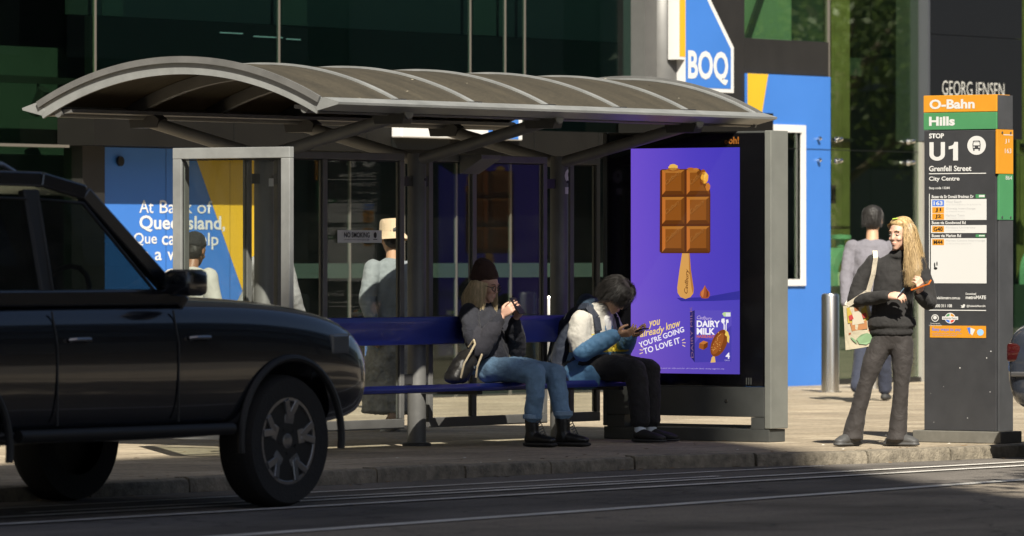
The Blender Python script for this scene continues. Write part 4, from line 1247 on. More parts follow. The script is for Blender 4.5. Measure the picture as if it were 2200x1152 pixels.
    # doors: shut lines and handles, sill, bumper strip
    for s in (-1, 1):
        for x in doors:
            kid(MB().tube([(x, s * (wmax + .0015), .52), (x, s * (wmax + .0045), belt - .25), (x - .02, s * (wmax - .022), belt - .06)], .006, 6).build('door_seam', M_trim), t)
            kid(MB().tube([(x + .10, s * (wmax + .004), belt - .22), (x + .12, s * (wmax + .035), belt - .215), (x + .24, s * (wmax + .035), belt - .215), (x + .26, s * (wmax + .004), belt - .22)], .013, 8).build('door_handle', M_rim, smooth=True), t)
        kid(MB().tube([(wheels[1] + wr + .16, s * (wmax + .0), .47), (wheels[0] - wr - .16, s * (wmax + .0), .47)], .035, 10).build('side_step', M_trim, smooth=True), t)
        kid(MB().box((doors[0] - .12, s * (wmax - .02), belt + .02), (doors[0] + .06, s * (wmax + .18), belt + .17), bev=.035).build('mirror', M_paint, smooth=True), t)
        x0, x1, z0, z1 = head
        y_ = s * (wmax - .01)
        ya = wmax - .028; yb = wmax - .085
        kid(MB().prism([(x0, ya - .12), (x0, ya + .012), (x1 - .08, ya - .004), (x1, yb), (x1, yb - .10)], lambda a, b, c: (a, s * b, c), z0, z1).build('headlight', M_lampglass, bevel=.015), t)
        x0, x1, z0, z1 = tail
        wt = st[1][3]
        kid(MB().box((x0, s * (wt - .26), z0), (x1, s * (wt - .03), z1), bev=.025).build('tail_lamp', M_red, smooth=True), t)
    kid(MB().box((-.004, -.74, .60), (.03, .74, .635), bev=.01).build('bumper_strip', M_rim), t)
    if rack:
        for s in (-1, 1):
            kid(MB().tube([(gh[2][0] - .1, s * (hw_top - .06), top_z + .0), (gh[2][0] - .25, s * (hw_top - .06), top_z + .06), (gh[-2][0] + .3, s * (hw_top - .06), top_z + .06), (gh[-2][0] + .15, s * (hw_top - .06), top_z + .0)], .016, 8).build('roof_rail', M_rim, smooth=True), t)
    return t
make_car('sport_utility_vehicle', 'big black four-wheel-drive car passing close in front of the shelter', 'car', -6.60 - 4.85, -2.95, M_paint,
         [(.0, .62, 1.10, .78), (.05, .52, 1.16, .86), (.5, .42, 1.20, .915), (1.6, .40, 1.21, .92), (2.6, .40, 1.21, .92), (3.3, .40, 1.21, .92), (3.9, .42, 1.19, .915), (4.45, .45, 1.13, .90), (4.72, .48, 1.03, .86), (4.82, .52, .92, .80), (4.85, .58, .84, .74)],
         [(3.06, 1.20), (2.34, 1.83), (1.98, 1.90), (1.1, 1.91), (.30, 1.85), (.02, 1.20)],
         (3.95, 1.0), .385,
         [[(2.80, 1.26), (2.30, 1.75), (1.92, 1.77), (1.92, 1.26)], [(1.83, 1.26), (1.83, 1.77), (1.10, 1.78), (1.02, 1.26)], [(.93, 1.26), (1.01, 1.78), (.40, 1.75), (.24, 1.26)]],
         1.21, .70, 1.90, (2.92, 1.87, .98), (-.01, .10, .85, 1.14), (4.36, 4.62, .88, 1.0), True)
make_car('sedan_car', 'dark slate car leaving the frame at the right edge', 'car', 1.50, -4.02, M_paint2,
         [(.0, .42, .90, .72), (.05, .36, .97, .82), (.4, .30, 1.03, .88), (1.2, .28, 1.02, .90), (2.6, .28, .96, .90), (3.3, .28, .93, .90), (4.0, .30, .86, .88), (4.45, .34, .74, .80), (4.6, .40, .62, .70)],
         [(3.35, .95), (2.55, 1.38), (2.2, 1.44), (1.4, 1.43), (.95, 1.36), (.40, 1.02)],
         (3.75, .98), .33,
         [[(3.0, 1.0), (2.5, 1.32), (2.05, 1.34), (2.05, 1.0)], [(1.97, 1.0), (1.97, 1.34), (1.35, 1.33), (.95, 1.0)]],
         .96, .62, 1.44, (3.05, 2.0), (.02, .16, .70, .84), (4.0, 4.26, .62, .73))
# ------------------------------------------------------------------ people
def _ico(n):
    bm = bmesh.new(); bmesh.ops.create_icosphere(bm, subdivisions=n, radius=1)
    r_ = [v.co.copy() for v in bm.verts]; bm.free(); return r_
ICO = {2: _ico(2), 3: _ico(3)}
def ell(c, r_, rot=None, n=3):
    r_ = (r_, r_, r_) if not isinstance(r_, (tuple, list)) else r_
    M = rot.to_3x3() if rot is not None else Matrix.Identity(3)
    return [V(c) + M @ V((p.x * r_[0], p.y * r_[1], p.z * r_[2])) for p in ICO[n]]
def hull(*parts):
    """each part (centre, radius or radii[, rotation]); returns the point cloud of their convex hull"""
    pts = []
    for p in parts:
        pts += ell(*p, n=2 if len(parts) > 2 else 3)
    return pts
def limb(pts, rad):
    return [hull((pts[i], rad[i]), (pts[i + 1], rad[i + 1])) for i in range(len(pts) - 1)]
def xf(clouds, M):
    return [[M @ p for p in c] for c in clouds]
def blob(name, clouds, voxel, mats, parent, smooth=6, crease=0.0, cscale=.12, assign=None, factor=.5, cdepth=2):
    """fuse convex pieces into one continuous smooth surface"""
    bm = bmesh.new()
    for c in clouds:
        b2 = bmesh.new()
        for p in c: b2.verts.new(p)
        g = bmesh.ops.convex_hull(b2, input=b2.verts[:], use_existing_faces=False)
        bad = [e for e in set(g['geom_interior'] + g['geom_unused']) if isinstance(e, bmesh.types.BMVert)]
        if bad: bmesh.ops.delete(b2, geom=bad, context='VERTS')
        tmp = bpy.data.meshes.new('t'); b2.to_mesh(tmp); b2.free()
        bm.from_mesh(tmp); bpy.data.meshes.remove(tmp)
    me = bpy.data.meshes.new(name); bm.to_mesh(me); bm.free()
    o = bpy.data.objects.new(name, me); C.objects.link(o)
    rm = o.modifiers.new('r', 'REMESH'); rm.mode = 'VOXEL'; rm.voxel_size = voxel
    if smooth:
        sm = o.modifiers.new('s', 'SMOOTH'); sm.iterations = smooth; sm.factor = factor
    if crease:
        tx = bpy.data.textures.new('folds', 'CLOUDS'); tx.noise_scale = cscale; tx.noise_depth = cdepth
        dp = o.modifiers.new('d', 'DISPLACE'); dp.texture = tx; dp.strength = crease; dp.mid_level = .38; dp.texture_coords = 'LOCAL'
    bpy.context.view_layer.update()
    m2 = bpy.data.meshes.new_from_object(o.evaluated_get(bpy.context.evaluated_depsgraph_get()))
    o.modifiers.clear(); o.data = m2; bpy.data.meshes.remove(me); m2.name = name
    m2.materials.clear()
    for m in (mats if isinstance(mats, (list, tuple)) else [mats]): m2.materials.append(m)
    for p in m2.polygons:
        p.use_smooth = True
        if assign: p.material_index = assign(p.center)
    o.parent = parent
    return o
def loc(mb, name, m, parent, **k):
    o = mb.build(name, m, **k); o.parent = parent; return o
def hand(w, d, n, side, curl=.5, size=1.0, spread=1.0, thumb=.6):
    """wrist point, pointing direction, palm normal, +1/-1 thumb side; five separate fingers"""
    w, d, n = V(w), V(d).normalized(), V(n).normalized()
    s = d.cross(n).normalized() * side
    n = s.cross(d).normalized() * (1 if s.cross(d).dot(n) > 0 else -1)
    k = size
    cl = [hull((w, .024 * k), (w + d * .045 * k + s * .016 * k, (.020 * k)), (w + d * .045 * k - s * .018 * k, .019 * k), (w + d * .085 * k + s * .026 * k, .0125 * k), (w + d * .080 * k - s * .030 * k, .0115 * k))]
    for i, (off, ln, r_) in enumerate(((.028, .072, .0092), (.010, .080, .0096), (-.010, .075, .0092), (-.028, .060, .0082))):
        p = w + d * (.085 - .004 * abs(i - 1)) * k + s * off * k
        a = 0.0
        pts = [p]
        for j, f_ in enumerate((.45, .31, .24)):
            a += curl * (.9 if j == 0 else 1.1)
            p = p + (d * math.cos(a) + n * math.sin(a)) * ln * f_ * k * 1.05 + s * off * .10 * spread * k
            pts.append(p)
        cl += limb(pts, [r_ * k, r_ * .95 * k, r_ * .88 * k, r_ * .75 * k])
    p0 = w + d * .022 * k + s * .024 * k
    p1 = p0 + (d * .55 + s * .75 + n * .35).normalized() * .036 * k
    p2 = p1 + (d * .85 + s * (.45 - thumb * .5) + n * .45 * thumb * 1.6).normalized() * .032 * k
    p3 = p2 + (d * .85 + s * (.2 - thumb * .6) + n * .5 * thumb).normalized() * .024 * k
    cl += limb([p0, p1, p2, p3], [.015 * k, .0125 * k, .0105 * k, .0085 * k])
    return cl
def head_shapes(M, k=1.0):
    """skull, jaw, nose, ears, neck stub in the head's own frame (x forward, y left, z up)"""
    cl = [hull(((0, 0, .025), (.096, .076, .092)), ((-.015, 0, .03), (.088, .077, .088))),
          hull(((.035, 0, -.005), (.062, .064, .05)), ((.050, .0, -.055), (.040, .050, .035)), ((.070, 0, -.092), (.020, .024, .016)), ((.0, 0, -.045), (.045, .060, .035))),
          hull(((.092, 0, .022), (.008, .009, .01)), ((.103, 0, -.020), (.012, .011, .009)), ((.090, 0, -.024), (.012, .016, .009))),
          hull(((.082, -.028, .036), (.014, .020, .010)), ((.082, .028, .036), (.014, .020, .010))),
          hull(((.070, -.036, -.022), (.022, .020, .018)), ((.070, .036, -.022), (.022, .020, .018))),
          hull(((.090, 0, -.052), (.010, .022, .009)), ((.088, 0, -.064), (.010, .018, .008)))]
    for s in (-1, 1):
        cl.append(hull(((-.006, s * .077, .002), (.020, .008, .028)), ((-.004, s * .080, -.018), (.012, .007, .014))))
    S_ = M @ Matrix.Scale(k, 4)
    return xf(cl, S_)
M_eyew = mat('eye white', (0.62, 0.60, 0.57), 0.25)
M_iris = mat('eye iris', (0.05, 0.04, 0.03), 0.15)
def face_bits(M, parent, lipm, browm, k=1.0, squint=1.0):
    S_ = M @ Matrix.Scale(k, 4)
    for s in (-1, 1):
        b = MB(); bm = [S_ @ V((.0855 + .006 * math.sin(a), s * (.031 + .013 * math.cos(a)), .010 + .006 * squint * math.sin(a))) for a in [i * math.pi / 6 for i in range(12)]]
        blobm = hull(((.083, s * .031, .010), (.010, .013, .0068 * squint)))
        o = quick('eye', xf([blobm], S_), M_eyew, parent)
        quick('iris', xf([hull(((.0905, s * .030, .009), (.0035, .0052, .0056 * squint)))], S_), M_iris, parent)
        quick('eyelid', xf([hull(((.0885, s * .019, .0165 * squint + .001), .0016), ((.0915, s * .031, .019 * squint + .001), .0018)), hull(((.0915, s * .031, .019 * squint + .001), .0018), ((.086, s * .044, .0155 * squint), .0014))], S_), H_brow, parent)
        quick('eyebrow', xf([hull(((.0955, s * .017, .034), (.003, .003, .0035)), ((.0950, s * .034, .040), (.003, .004, .003))), hull(((.0950, s * .034, .040), (.003, .004, .003)), ((.084, s * .050, .034), (.003, .003, .002)))], S_), browm, parent)
    quick('mouth', xf([hull(((.098, 0, -.0525), (.004, .009, .0030)), ((.091, -.018, -.0535), .0016), ((.091, .018, -.0535), .0016)), hull(((.0965, 0, -.061), (.0045, .010, .0038)), ((.091, -.013, -.0585), .0022), ((.091, .013, -.0585), .0022))], S_), lipm, parent)
def quick(name, clouds, m, parent):
    bm = bmesh.new()
    for c in clouds:
        b2 = bmesh.new()
        for p in c: b2.verts.new(p)
        g = bmesh.ops.convex_hull(b2, input=b2.verts[:], use_existing_faces=False)
        bad = [e for e in set(g['geom_interior'] + g['geom_unused']) if isinstance(e, bmesh.types.BMVert)]
        if bad: bmesh.ops.delete(b2, geom=bad, context='VERTS')
        tmp = bpy.data.meshes.new('t'); b2.to_mesh(tmp); b2.free(); bm.from_mesh(tmp); bpy.data.meshes.remove(tmp)
    me = bpy.data.meshes.new(name); bm.to_mesh(me); bm.free()
    me.materials.append(m)
    for p in me.polygons: p.use_smooth = True
    o = bpy.data.objects.new(name, me); C.objects.link(o); o.parent = parent
    return o
def strands(name, guides, n, r0, jit, m, parent, seed=1, wave=.004):
    """hair: each guide is a list of points; n tapered strands around every guide"""
    rr = random.Random(seed); mb = MB()
    for g in guides:
        for _ in range(n):
            off = V((rr.gauss(0, jit), rr.gauss(0, jit), rr.gauss(0, jit * .6)))
            e = rr.uniform(.86, 1.08); ph = rr.uniform(0, 6.28); fr_ = rr.uniform(2, 4)
            pts = []; N = 9
            for i in range(N):
                t = i / (N - 1) * (len(g) - 1) * min(1, e); k = min(int(t), len(g) - 2); f_ = t - k
                p0 = V(g[max(k - 1, 0)]); p1 = V(g[k]); p2 = V(g[k + 1]); p3 = V(g[min(k + 2, len(g) - 1)])
                q = .5 * ((2 * p1) + (p2 - p0) * f_ + (2 * p0 - 5 * p1 + 4 * p2 - p3) * f_ ** 2 + (3 * p1 - p0 - 3 * p2 + p3) * f_ ** 3)
                u = i / (N - 1)
                q = q + off * (.45 + .75 * u) + V((math.sin(ph + u * fr_ * 3), math.cos(ph * 1.3 + u * fr_ * 3), 0)) * wave * u
                pts.append(q)
            mb.tube(pts, [r0 * (1 - .75 * (i / (N - 1)) ** 2) for i in range(N)], 4, cap=False)
    return loc(mb, name, m, parent, smooth=True, fix=False)
def hair_mat(name, c1, c2, rough=.38):
    m = mat(name, c1, rough, var=.35, vscale=55, col2=c2, stretch=(1, 1, .12)); return m
def skin_mat(name, c, r_=.5):
    m = mat(name, c, r_, var=.10, vscale=14, bump=.08, bscale=180)
    m.node_tree.nodes['Principled BSDF'].inputs['Subsurface Weight'].default_value = .12
    m.node_tree.nodes['Principled BSDF'].inputs['Subsurface Radius'].default_value = (.012, .005, .003)
    return m
SK_fair = skin_mat('skin fair', (0.56, 0.34, 0.25))
SK_tan = skin_mat('skin tan', (0.50, 0.30, 0.19))
SK_brown = skin_mat('skin brown', (0.24, 0.12, 0.07))
M_lip = mat('lips', (0.46, 0.20, 0.16), .4)
H_blond = hair_mat('hair blond', (0.30, 0.19, 0.075), (0.50, 0.36, 0.18))
H_ash = hair_mat('hair ash blond', (0.46, 0.35, 0.18), (0.70, 0.57, 0.35))
H_black = hair_mat('hair black', (0.008, 0.007, 0.006), (0.014, 0.012, 0.011), .6)
H_brow = mat('brow brown', (0.16, 0.09, 0.04), .6)
def cloth(name, c, rough=.85, var=.14, bump=.25, bs=220, vs=9):
    return mat(name, c, rough, var=var, vscale=vs, bump=bump, bscale=bs, sheen=.04, wrinkle=.22)

def shoe_clog(ang, at, m, parent, k=1.0):
    M = Matrix.Translation(V(at)) @ Matrix.Rotation(R(ang), 4, 'Z') @ Matrix.Scale(k, 4)
    up = [hull(((.16, .006, .045), (.05, .050, .035)), ((.09, 0, .05), (.045, .046, .048)), ((.205, .004, .036), (.030, .040, .024))),
          hull(((.0, 0, .035), (.036, .036, .030)), ((.10, 0, .035), (.045, .045, .030))),
          hull(((-.012, .0, .016), (.042, .040, .015)), ((.10, 0, .015), (.05, .049, .014)), ((.20, .004, .016), (.045, .047, .014)))]
    o = blob('clog', xf(up, M), .005, m, parent, 3)
    arc = [M @ V((.075 - .105 * math.sin(R(a)), .046 * math.cos(R(a)), .055 + .02 * math.sin(R(a)))) for a in range(0, 181, 20)]
    s_ = loc(MB().tube(arc, .008, 8), 'heel_strap', m, parent, smooth=True)
    return o

# --- standing woman by the pylon
P = thing('person', 'woman with long blond hair in black sweatshirt and flared trousers standing by the pylon', 'person', (1.60, -2.15, 0), R(212))
M_sweat = cloth('sweatshirt black', (0.016, 0.015, 0.015), .9, .2, .3)
M_legg = cloth('flared trousers charcoal', (0.025, 0.021, 0.020), .8, .15, .12)
M_clog = mat('clog grey', (0.055, 0.055, 0.055), .6, var=.15, vscale=20)
HM = Matrix.Translation((.035, .13, 1.525)) @ Matrix.Rotation(R(-38), 4, 'Z') @ Matrix.Rotation(R(4), 4, 'Y')
rw, lw = V((.215, .035, 1.085)), V((.225, .262, 1.105))
body = head_shapes(HM, .97)
body += limb([(.01, .12, 1.45), (.0, .105, 1.36)], [.048, .055])
body += [hull(((0, .09, 1.28), (.045, .10, .03)), ((0, .07, .95), (.055, .09, .05)), ((0, .06, .82), (.055, .09, .05)))]
body += limb([(0, -.06, 1.31), (.02, -.195, 1.06), rw], [.03, .026, .024]) + limb([(0, .24, 1.31), (.03, .33, 1.05), lw], [.03, .026, .024])
body += limb([(0, -.02, .84), (.03, -.125, .45), (0, -.225, .09)], [.05, .03, .03]) + limb([(0, .14, .84), (.02, .13, .45), (0, .105, .09)], [.05, .03, .03])
body += [hull(((0, -.225, .07), .03), ((.06, -.25, .04), (.02, .02, .015))), hull(((0, .105, .07), .03), ((.03, .14, .04), (.02, .02, .015)))]
body += hand(rw, (.35, .95, .08), (-.6, .1, -.75), 1, .55, .95)
body += hand(lw, (.45, .05, .72), (-.1, -.55, .75), -1, .62, .95)
blob('body', body, .0048, SK_fair, P, 3)
face_bits(HM, P, M_lip, H_brow, .97, .75)
top = [hull(((.0, .06, .86), (.115, .158, .05)), ((.0, .068, 1.00), (.106, .146, .05))), hull(((.0, .068, 1.00), (.106, .146, .05)), ((.0, .085, 1.20), (.108, .150, .06))),
       hull(((.0, .085, 1.20), (.108, .150, .06)), ((-.005, .09, 1.325), (.066, .165, .04)), ((-.005, .10, 1.365), (.058, .09, .03))),
       hull(((.0, .06, .875), (.130, .176, .03)), ((.0, .06, .92), (.124, .168, .04))), hull(((.0, .06, .815), (.112, .156, .02)), ((.0, .06, .835), (.114, .158, .02))),
       hull(((.0, .108, 1.37), (.070, .078, .02)), ((.008, .118, 1.405), (.062, .066, .018)))]
top += limb([(-.005, -.075, 1.325), (.01, -.165, 1.19), (.02, -.20, 1.06)], [.058, .056, .055]) + limb([(.02, -.20, 1.06), (.11, -.09, 1.07), V((.185, .005, 1.08))], [.055, .050, .039]) + [hull(((.175, -.005, 1.08), .044), ((.205, .025, 1.085), .036))]
top += limb([(-.005, .255, 1.325), (.01, .31, 1.18), (.03, .335, 1.04)], [.058, .055, .054]) + limb([(.03, .335, 1.04), (.13, .30, 1.06), V((.20, .27, 1.09))], [.054, .048, .039]) + [hull(((.195, .272, 1.085), .042), ((.222, .262, 1.10), .035))]
blob('sweatshirt', top, .0075, M_sweat, P, 5, .022, .09)
tr = [hull(((0, .06, .80), (.104, .146, .05)), ((0, -.008, .74), (.088, .078, .06)), ((0, .128, .74), (.088, .078, .06)))]
tr += limb([(0, -.012, .74), (.02, -.07, .62), (.03, -.12, .46), (.01, -.175, .27), (.0, -.215, .10)], [.086, .076, .056, .058, .070])
tr += limb([(0, .132, .74), (.015, .14, .62), (.02, .133, .46), (.0, .118, .27), (-.005, .105, .09)], [.086, .076, .056, .057, .068])
tr += [hull(((0, -.218, .10), (.070, .068, .02)), ((.0, -.228, .055), (.086, .082, .012))), hull(((-.005, .105, .10), (.068, .066, .02)), ((-.005, .102, .05), (.082, .080, .012)))]
blob('trousers', tr, .0075, M_legg, P, 5, .014, .08)
shoe_clog(-38, (-.055, -.195, 0.002), M_clog, P)
shoe_clog(62, (-.045, .045, 0.002), M_clog, P)
quick('sock', [hull(((-.03, .075, .085), (.042, .042, .03)), ((-.03, .075, .06), (.042, .042, .02)))], mat('sock white', (0.7, 0.7, 0.68), .9), P)
# hair: cap, loose lengths over her left shoulder, small clip
cap = [hull(((-.022, 0, .045), (.096, .085, .092)), ((-.04, 0, .01), (.075, .082, .085))), hull(((.035, .0, .090), (.040, .064, .030)), ((-.02, 0, .085), (.08, .075, .052))),
       hull(((-.05, .03, -.02), (.06, .06, .06)), ((-.045, .055, -.12), (.045, .04, .05)))]
blob('hair', xf(cap, HM), .006, H_blond, P, 4, .006, .03)
gd = []
for i in range(60):
    t = i / 59; a = R(95 + 130 * t)
    h0 = V((.02 - .07 * t, .05 * math.cos(a) * -.4 + .02, .115 - .02 * t))
    ear = V((.055 - .14 * t, .088 - .012 * t, -.01))
    w0 = [HM @ h0, HM @ V((h0.x * .6 + ear.x * .4, .068, .07)), HM @ ear]
    e = w0[2]
    drop = .30 + .06 * math.sin(i * 1.7)
    w0 += [V((e.x + .03 - .05 * t, e.y + .020 + .018 * math.sin(i * 2.7), e.z - .13)), V((e.x + .055 - .09 * t, e.y + .030 + .026 * math.sin(i * 2.1), e.z - .22)), V((e.x + .07 - .10 * t, e.y + .018 + .026 * math.sin(i * 1.3), e.z - drop))]
    gd.append(w0)
for i in range(10):
    t = i / 9
    gd.append([HM @ V((.07 - .02 * t, -.05 + .01 * t, .075 + .02 * t)), HM @ V((.02, -.078, .06)), HM @ V((-.06, -.075, .03)), HM @ V((-.10, -.02, -.03)), HM @ V((-.10, .03, -.12)), HM @ V((-.09, .05, -.24))])
strands('hair_lengths', gd, 45, .0009, .011, H_blond, P, 3, .008)
quick('hair_clip', xf([hull(((.065, -.01, .122), (.012, .010, .006)), ((.055, .012, .125), (.01, .008, .005)))], HM), mat('clip green', (0.35, 0.5, 0.06), .4), P)
PM = WM[P.name]
# tote bag, phone and card that she holds
def at_person(Pm, clouds): return [[Pm @ p for p in c] for c in clouds]
M_tote = cloth('tote canvas', (0.36, 0.32, 0.23), .9, .15, .3)
tb = thing('tote_bag', 'cream canvas tote bag with a colourful print hanging from the standing woman', 'bag', PM @ V((.02, -.2, .7)), R(212))
bagM = Matrix.Translation((.03, -.175, .885)) @ Matrix.Rotation(R(12), 4, 'Z') @ Matrix.Rotation(R(9), 4, 'X') @ Matrix.Scale(.86, 4)
def bag_pt(a, b, c): return bagM @ V((c, a, b))
mb = MB()
def bq(a, b):       # width narrows upwards, bulges in the middle
    return a * (1 - .28 * (b + .2) / .4)
NN = 10; vs = []; fs = []
for s in (1, -1):
    for i in range(NN + 1):
        for j in range(NN + 1):
            a, b = -.145 + .29 * i / NN, -.20 + .37 * j / NN
            bulge = .035 * math.sin(math.pi * i / NN) * (1 - .6 * j / NN) + .012 * noise.noise(V((a * 12, b * 9, s)))
            vs.append(PM @ bag_pt(bq(a, b), b, s * bulge))
K2 = (NN + 1) ** 2
for s in (0, 1):
    for i in range(NN):
        for j in range(NN):
            q = s * K2 + i * (NN + 1) + j
            fs.append((q, q + 1, q + NN + 2, q + NN + 1) if s else (q, q + NN + 1, q + NN + 2, q + 1))
for i in range(NN):
    q = i * (NN + 1)
    fs.append((q, q + NN + 1, K2 + q + NN + 1, K2 + q))
    for e in (0, NN):
        fs.append((e * (NN + 1) + i, e * (NN + 1) + i + 1, K2 + e * (NN + 1) + i + 1, K2 + e * (NN + 1) + i))
bagob = MB().add(vs, fs).build('bag', M_tote, tb, smooth=True)
def print_patch(pts, col, lift):
    mb = MB(); q = []
    for a, b in pts:
        i = (a + .145) / .29
        bulge = .035 * math.sin(math.pi * max(0, min(1, i))) * (1 - .6 * (b + .20) / .37) + .006 + lift * .0012
        q.append(PM @ bag_pt(bq(a, b), b, bulge))
    MB().add(q, [tuple(range(len(q)))]).build('print', mat('tote print %s' % (col,), col, .8), bagob, fix=False)
print_patch([(-.11, .15), (.11, .15), (.11, .02), (-.11, .02)], (0.33, 0.24, 0.03), 1)
print_patch([(-.05, .14), (.03, .14), (.05, .0), (-.07, .0)], (0.37, 0.33, 0.25), 2)
print_patch([(-.03, .14), (.02, .14), (.02, .11), (-.03, .11)], (0.21, 0.07, 0.02), 3)
print_patch([(-.10, .08), (-.06, .09), (-.05, .05), (-.09, .04)], (0.30, 0.02, 0.02), 3)
print_patch([(.04, .08), (.09, .085), (.09, .045), (.05, .04)], (0.30, 0.03, 0.02), 3)
print_patch([(-.09, .02), (.08, .02), (.07, -.05), (-.08, -.05)], (0.28, 0.12, 0.04), 3)
print_patch([(-.11, -.06), (.12, -.06), (.12, -.075), (-.11, -.075)], (0.23, 0.06, 0.02), 3)
print_patch([(.0, -.09), (.06, -.085), (.10, -.11), (.09, -.16), (.03, -.18), (-.03, -.165), (-.05, -.12)], (0.14, 0.23, 0.12), 3)
print_patch([(-.10, -.10), (-.085, -.10), (-.05, -.14), (-.05, -.16), (-.08, -.13)], (0.14, 0.23, 0.12), 3)
mb = MB()
for s in (1, -1):
    pts = [PM @ bag_pt(s * .075, .17, .012), PM @ V((.125, -.105, 1.12)), PM @ V((.128, -.070, 1.24)), PM @ V((.085, -.052, 1.36)), PM @ V((.0, -.058, 1.408 - .004 * s)), PM @ V((-.085, -.075, 1.32)), PM @ bag_pt(s * .075, .17, -.02)]
    sm = []
    for i in range(len(pts) - 1):
        for f_ in (0, .5): sm.append(V(pts[i]).lerp(V(pts[i + 1]), f_))
    sm.append(V(pts[-1]))
    for i in range(len(sm) - 1):
        mb.bar(sm[i] + V((.0, .0, 0)), sm[i + 1], .004, .034, PM.to_3x3() @ V((.2, 1, 0)))
mb.build('strap', cloth('tote strap', (0.62, 0.56, 0.45)), tb)
def card(name, label, cat, M, size, m, parts=()):
    t = thing(name, label, cat, M.translation)
    mb = MB().box((-size[0] / 2, -size[1] / 2, -size[2] / 2), (size[0] / 2, size[1] / 2, size[2] / 2), bev=min(size) * .3)
    mb.v = [tuple(M @ V(p)) for p in mb.v]
    mb.build('case', m, t)
    for nm, a, b, mm in parts:
        mb = MB().box(a, b); mb.v = [tuple(M @ V(p)) for p in mb.v]; mb.build(nm, mm, t)
    return t
M_scr = mat('phone glass', (0.006, 0.006, 0.008), .08)
card('phone', 'orange cased phone in the raised hand of the standing woman', 'phone', PM @ Matrix.Translation((.275, .275, 1.165)) @ Matrix.Rotation(R(65), 4, 'Z') @ Matrix.Rotation(R(-18), 4, 'Y') @ Matrix.Rotation(R(25), 4, 'X'), (.15, .072, .011), mat('phone case orange', (0.55, 0.13, 0.012), .45), (('display', (-.068, -.032, .0058), (.068, .032, .0065), M_scr),))
card('travel_card', 'light blue card pinched in the right hand of the standing woman', 'card', PM @ Matrix.Translation((.262, .128, 1.112)) @ Matrix.Rotation(R(-70), 4, 'Z') @ Matrix.Rotation(R(50), 4, 'Y') @ Matrix.Rotation(R(20), 4, 'X'), (.075, .05, .0015), mat('card blue', (0.22, 0.42, 0.62), .35))

# --- seated woman
P = thing('person', 'seated woman in brown beanie, glasses and blue jeans looking at her phone', 'person', (.08, .25, 0), R(-90))
M_navy = cloth('jumper navy', (0.012, 0.013, 0.020), .9, .2, .3)
M_chgrey = cloth('jumper charcoal', (0.022, 0.022, 0.030), .9, .15, .3)
M_jean = cloth('denim blue', (0.15, 0.26, 0.40), .85, .30, .5, 260, 7)
M_bean = cloth('beanie brown', (0.040, 0.018, 0.013), .95, .15, .6, 160)
M_boot = mat('boot leather', (0.010, 0.010, 0.010), .35, var=.2, vscale=20)
HM = Matrix.Translation((-.045, .0, 1.155)) @ Matrix.Rotation(R(2), 4, 'Z') @ Matrix.Rotation(R(14), 4, 'Y')
rw, lw = V((.165, -.075, .945)), V((.185, .055, .925))
body = head_shapes(HM, .96) + limb([(-.055, 0, 1.09), (-.075, 0, 1.0)], [.046, .055])
body += [hull(((-.075, 0, .94), (.045, .11, .04)), ((-.02, 0, .62), (.06, .10, .05)))]
body += limb([(-.07, -.155, .95), (.06, -.222, .70), rw], [.028, .026, .023]) + limb([(-.07, .155, .95), (.08, .208, .70), lw], [.028, .026, .023])
body += limb([(0, -.09, .545), (.47, -.10, .53), (.435, -.085, .12)], [.045, .032, .034]) + limb([(0, .09, .545), (.50, .10, .52), (.56, .115, .12)], [.045, .032, .034])
body += [hull(((.435, -.085, .09), .03), ((.49, -.09, .04), (.02, .02, .02))), hull(((.565, .115, .09), .034), ((.62, .12, .04), (.02, .02, .02)))]
body += hand(rw, (.62, .10, .55), (.05, .95, .25), 1, .42, .93) + hand(lw, (.55, -.15, .60), (-.05, -.9, .3), -1, .5, .93)
blob('body', body, .0048, SK_fair, P, 3)
face_bits(HM, P, M_lip, H_brow, .96, .8)
up = [hull(((-.015, 0, .57), (.135, .17, .05)), ((-.025, 0, .70), (.125, .165, .05))), hull(((-.025, 0, .70), (.125, .165, .05)), ((-.06, 0, .86), (.112, .165, .05))), hull(((-.06, 0, .86), (.112, .165, .05)), ((-.078, 0, .965), (.075, .18, .05)), ((-.078, 0, 1.0), (.065, .10, .03))), hull(((-.075, 0, 1.01), (.066, .070, .016)), ((-.07, 0, 1.035), (.058, .06, .012)))]
up += limb([(-.075, -.165, .96), (-.01, -.215, .83), (.06, -.225, .70)], [.066, .070, .072]) + limb([(.06, -.225, .70), (.10, -.16, .80), (.145, -.09, .915)], [.072, .066, .044])
up += limb([(-.075, .165, .96), (.0, .205, .83), (.08, .21, .70)], [.066, .068, .068]) + limb([(.08, .21, .70), (.13, .13, .80), (.168, .065, .895)], [.068, .060, .044])
def asg(c):
    if c.y < -.06 and c.x > .045 and c.z < .90: return 1
    return 1 if c.z < .64 else 0
blob('jumper', up, .0072, [M_navy, M_chgrey], P, 4, .032, .085, asg)
je = [hull(((-.01, 0, .56), (.14, .17, .07)), ((.08, -.08, .545), (.085, .085, .082)), ((.08, .08, .545), (.085, .085, .082)))]
je += limb([(.05, -.088, .55), (.26, -.10, .555), (.475, -.102, .535), (.465, -.098, .36), (.44, -.088, .22)], [.092, .085, .072, .066, .062])
je += limb([(.05, .088, .55), (.28, .098, .55), (.505, .103, .525), (.53, .108, .36), (.56, .115, .24)], [.092, .085, .072, .066, .062])
je += [hull(((.44, -.088, .23), (.066, .066, .012)), ((.438, -.087, .205), (.067, .067, .012))), hull(((.56, .115, .25), (.066, .066, .012)), ((.563, .116, .225), (.067, .067, .012)))]
blob('jeans', je, .0072, M_jean, P, 4, .020, .075)
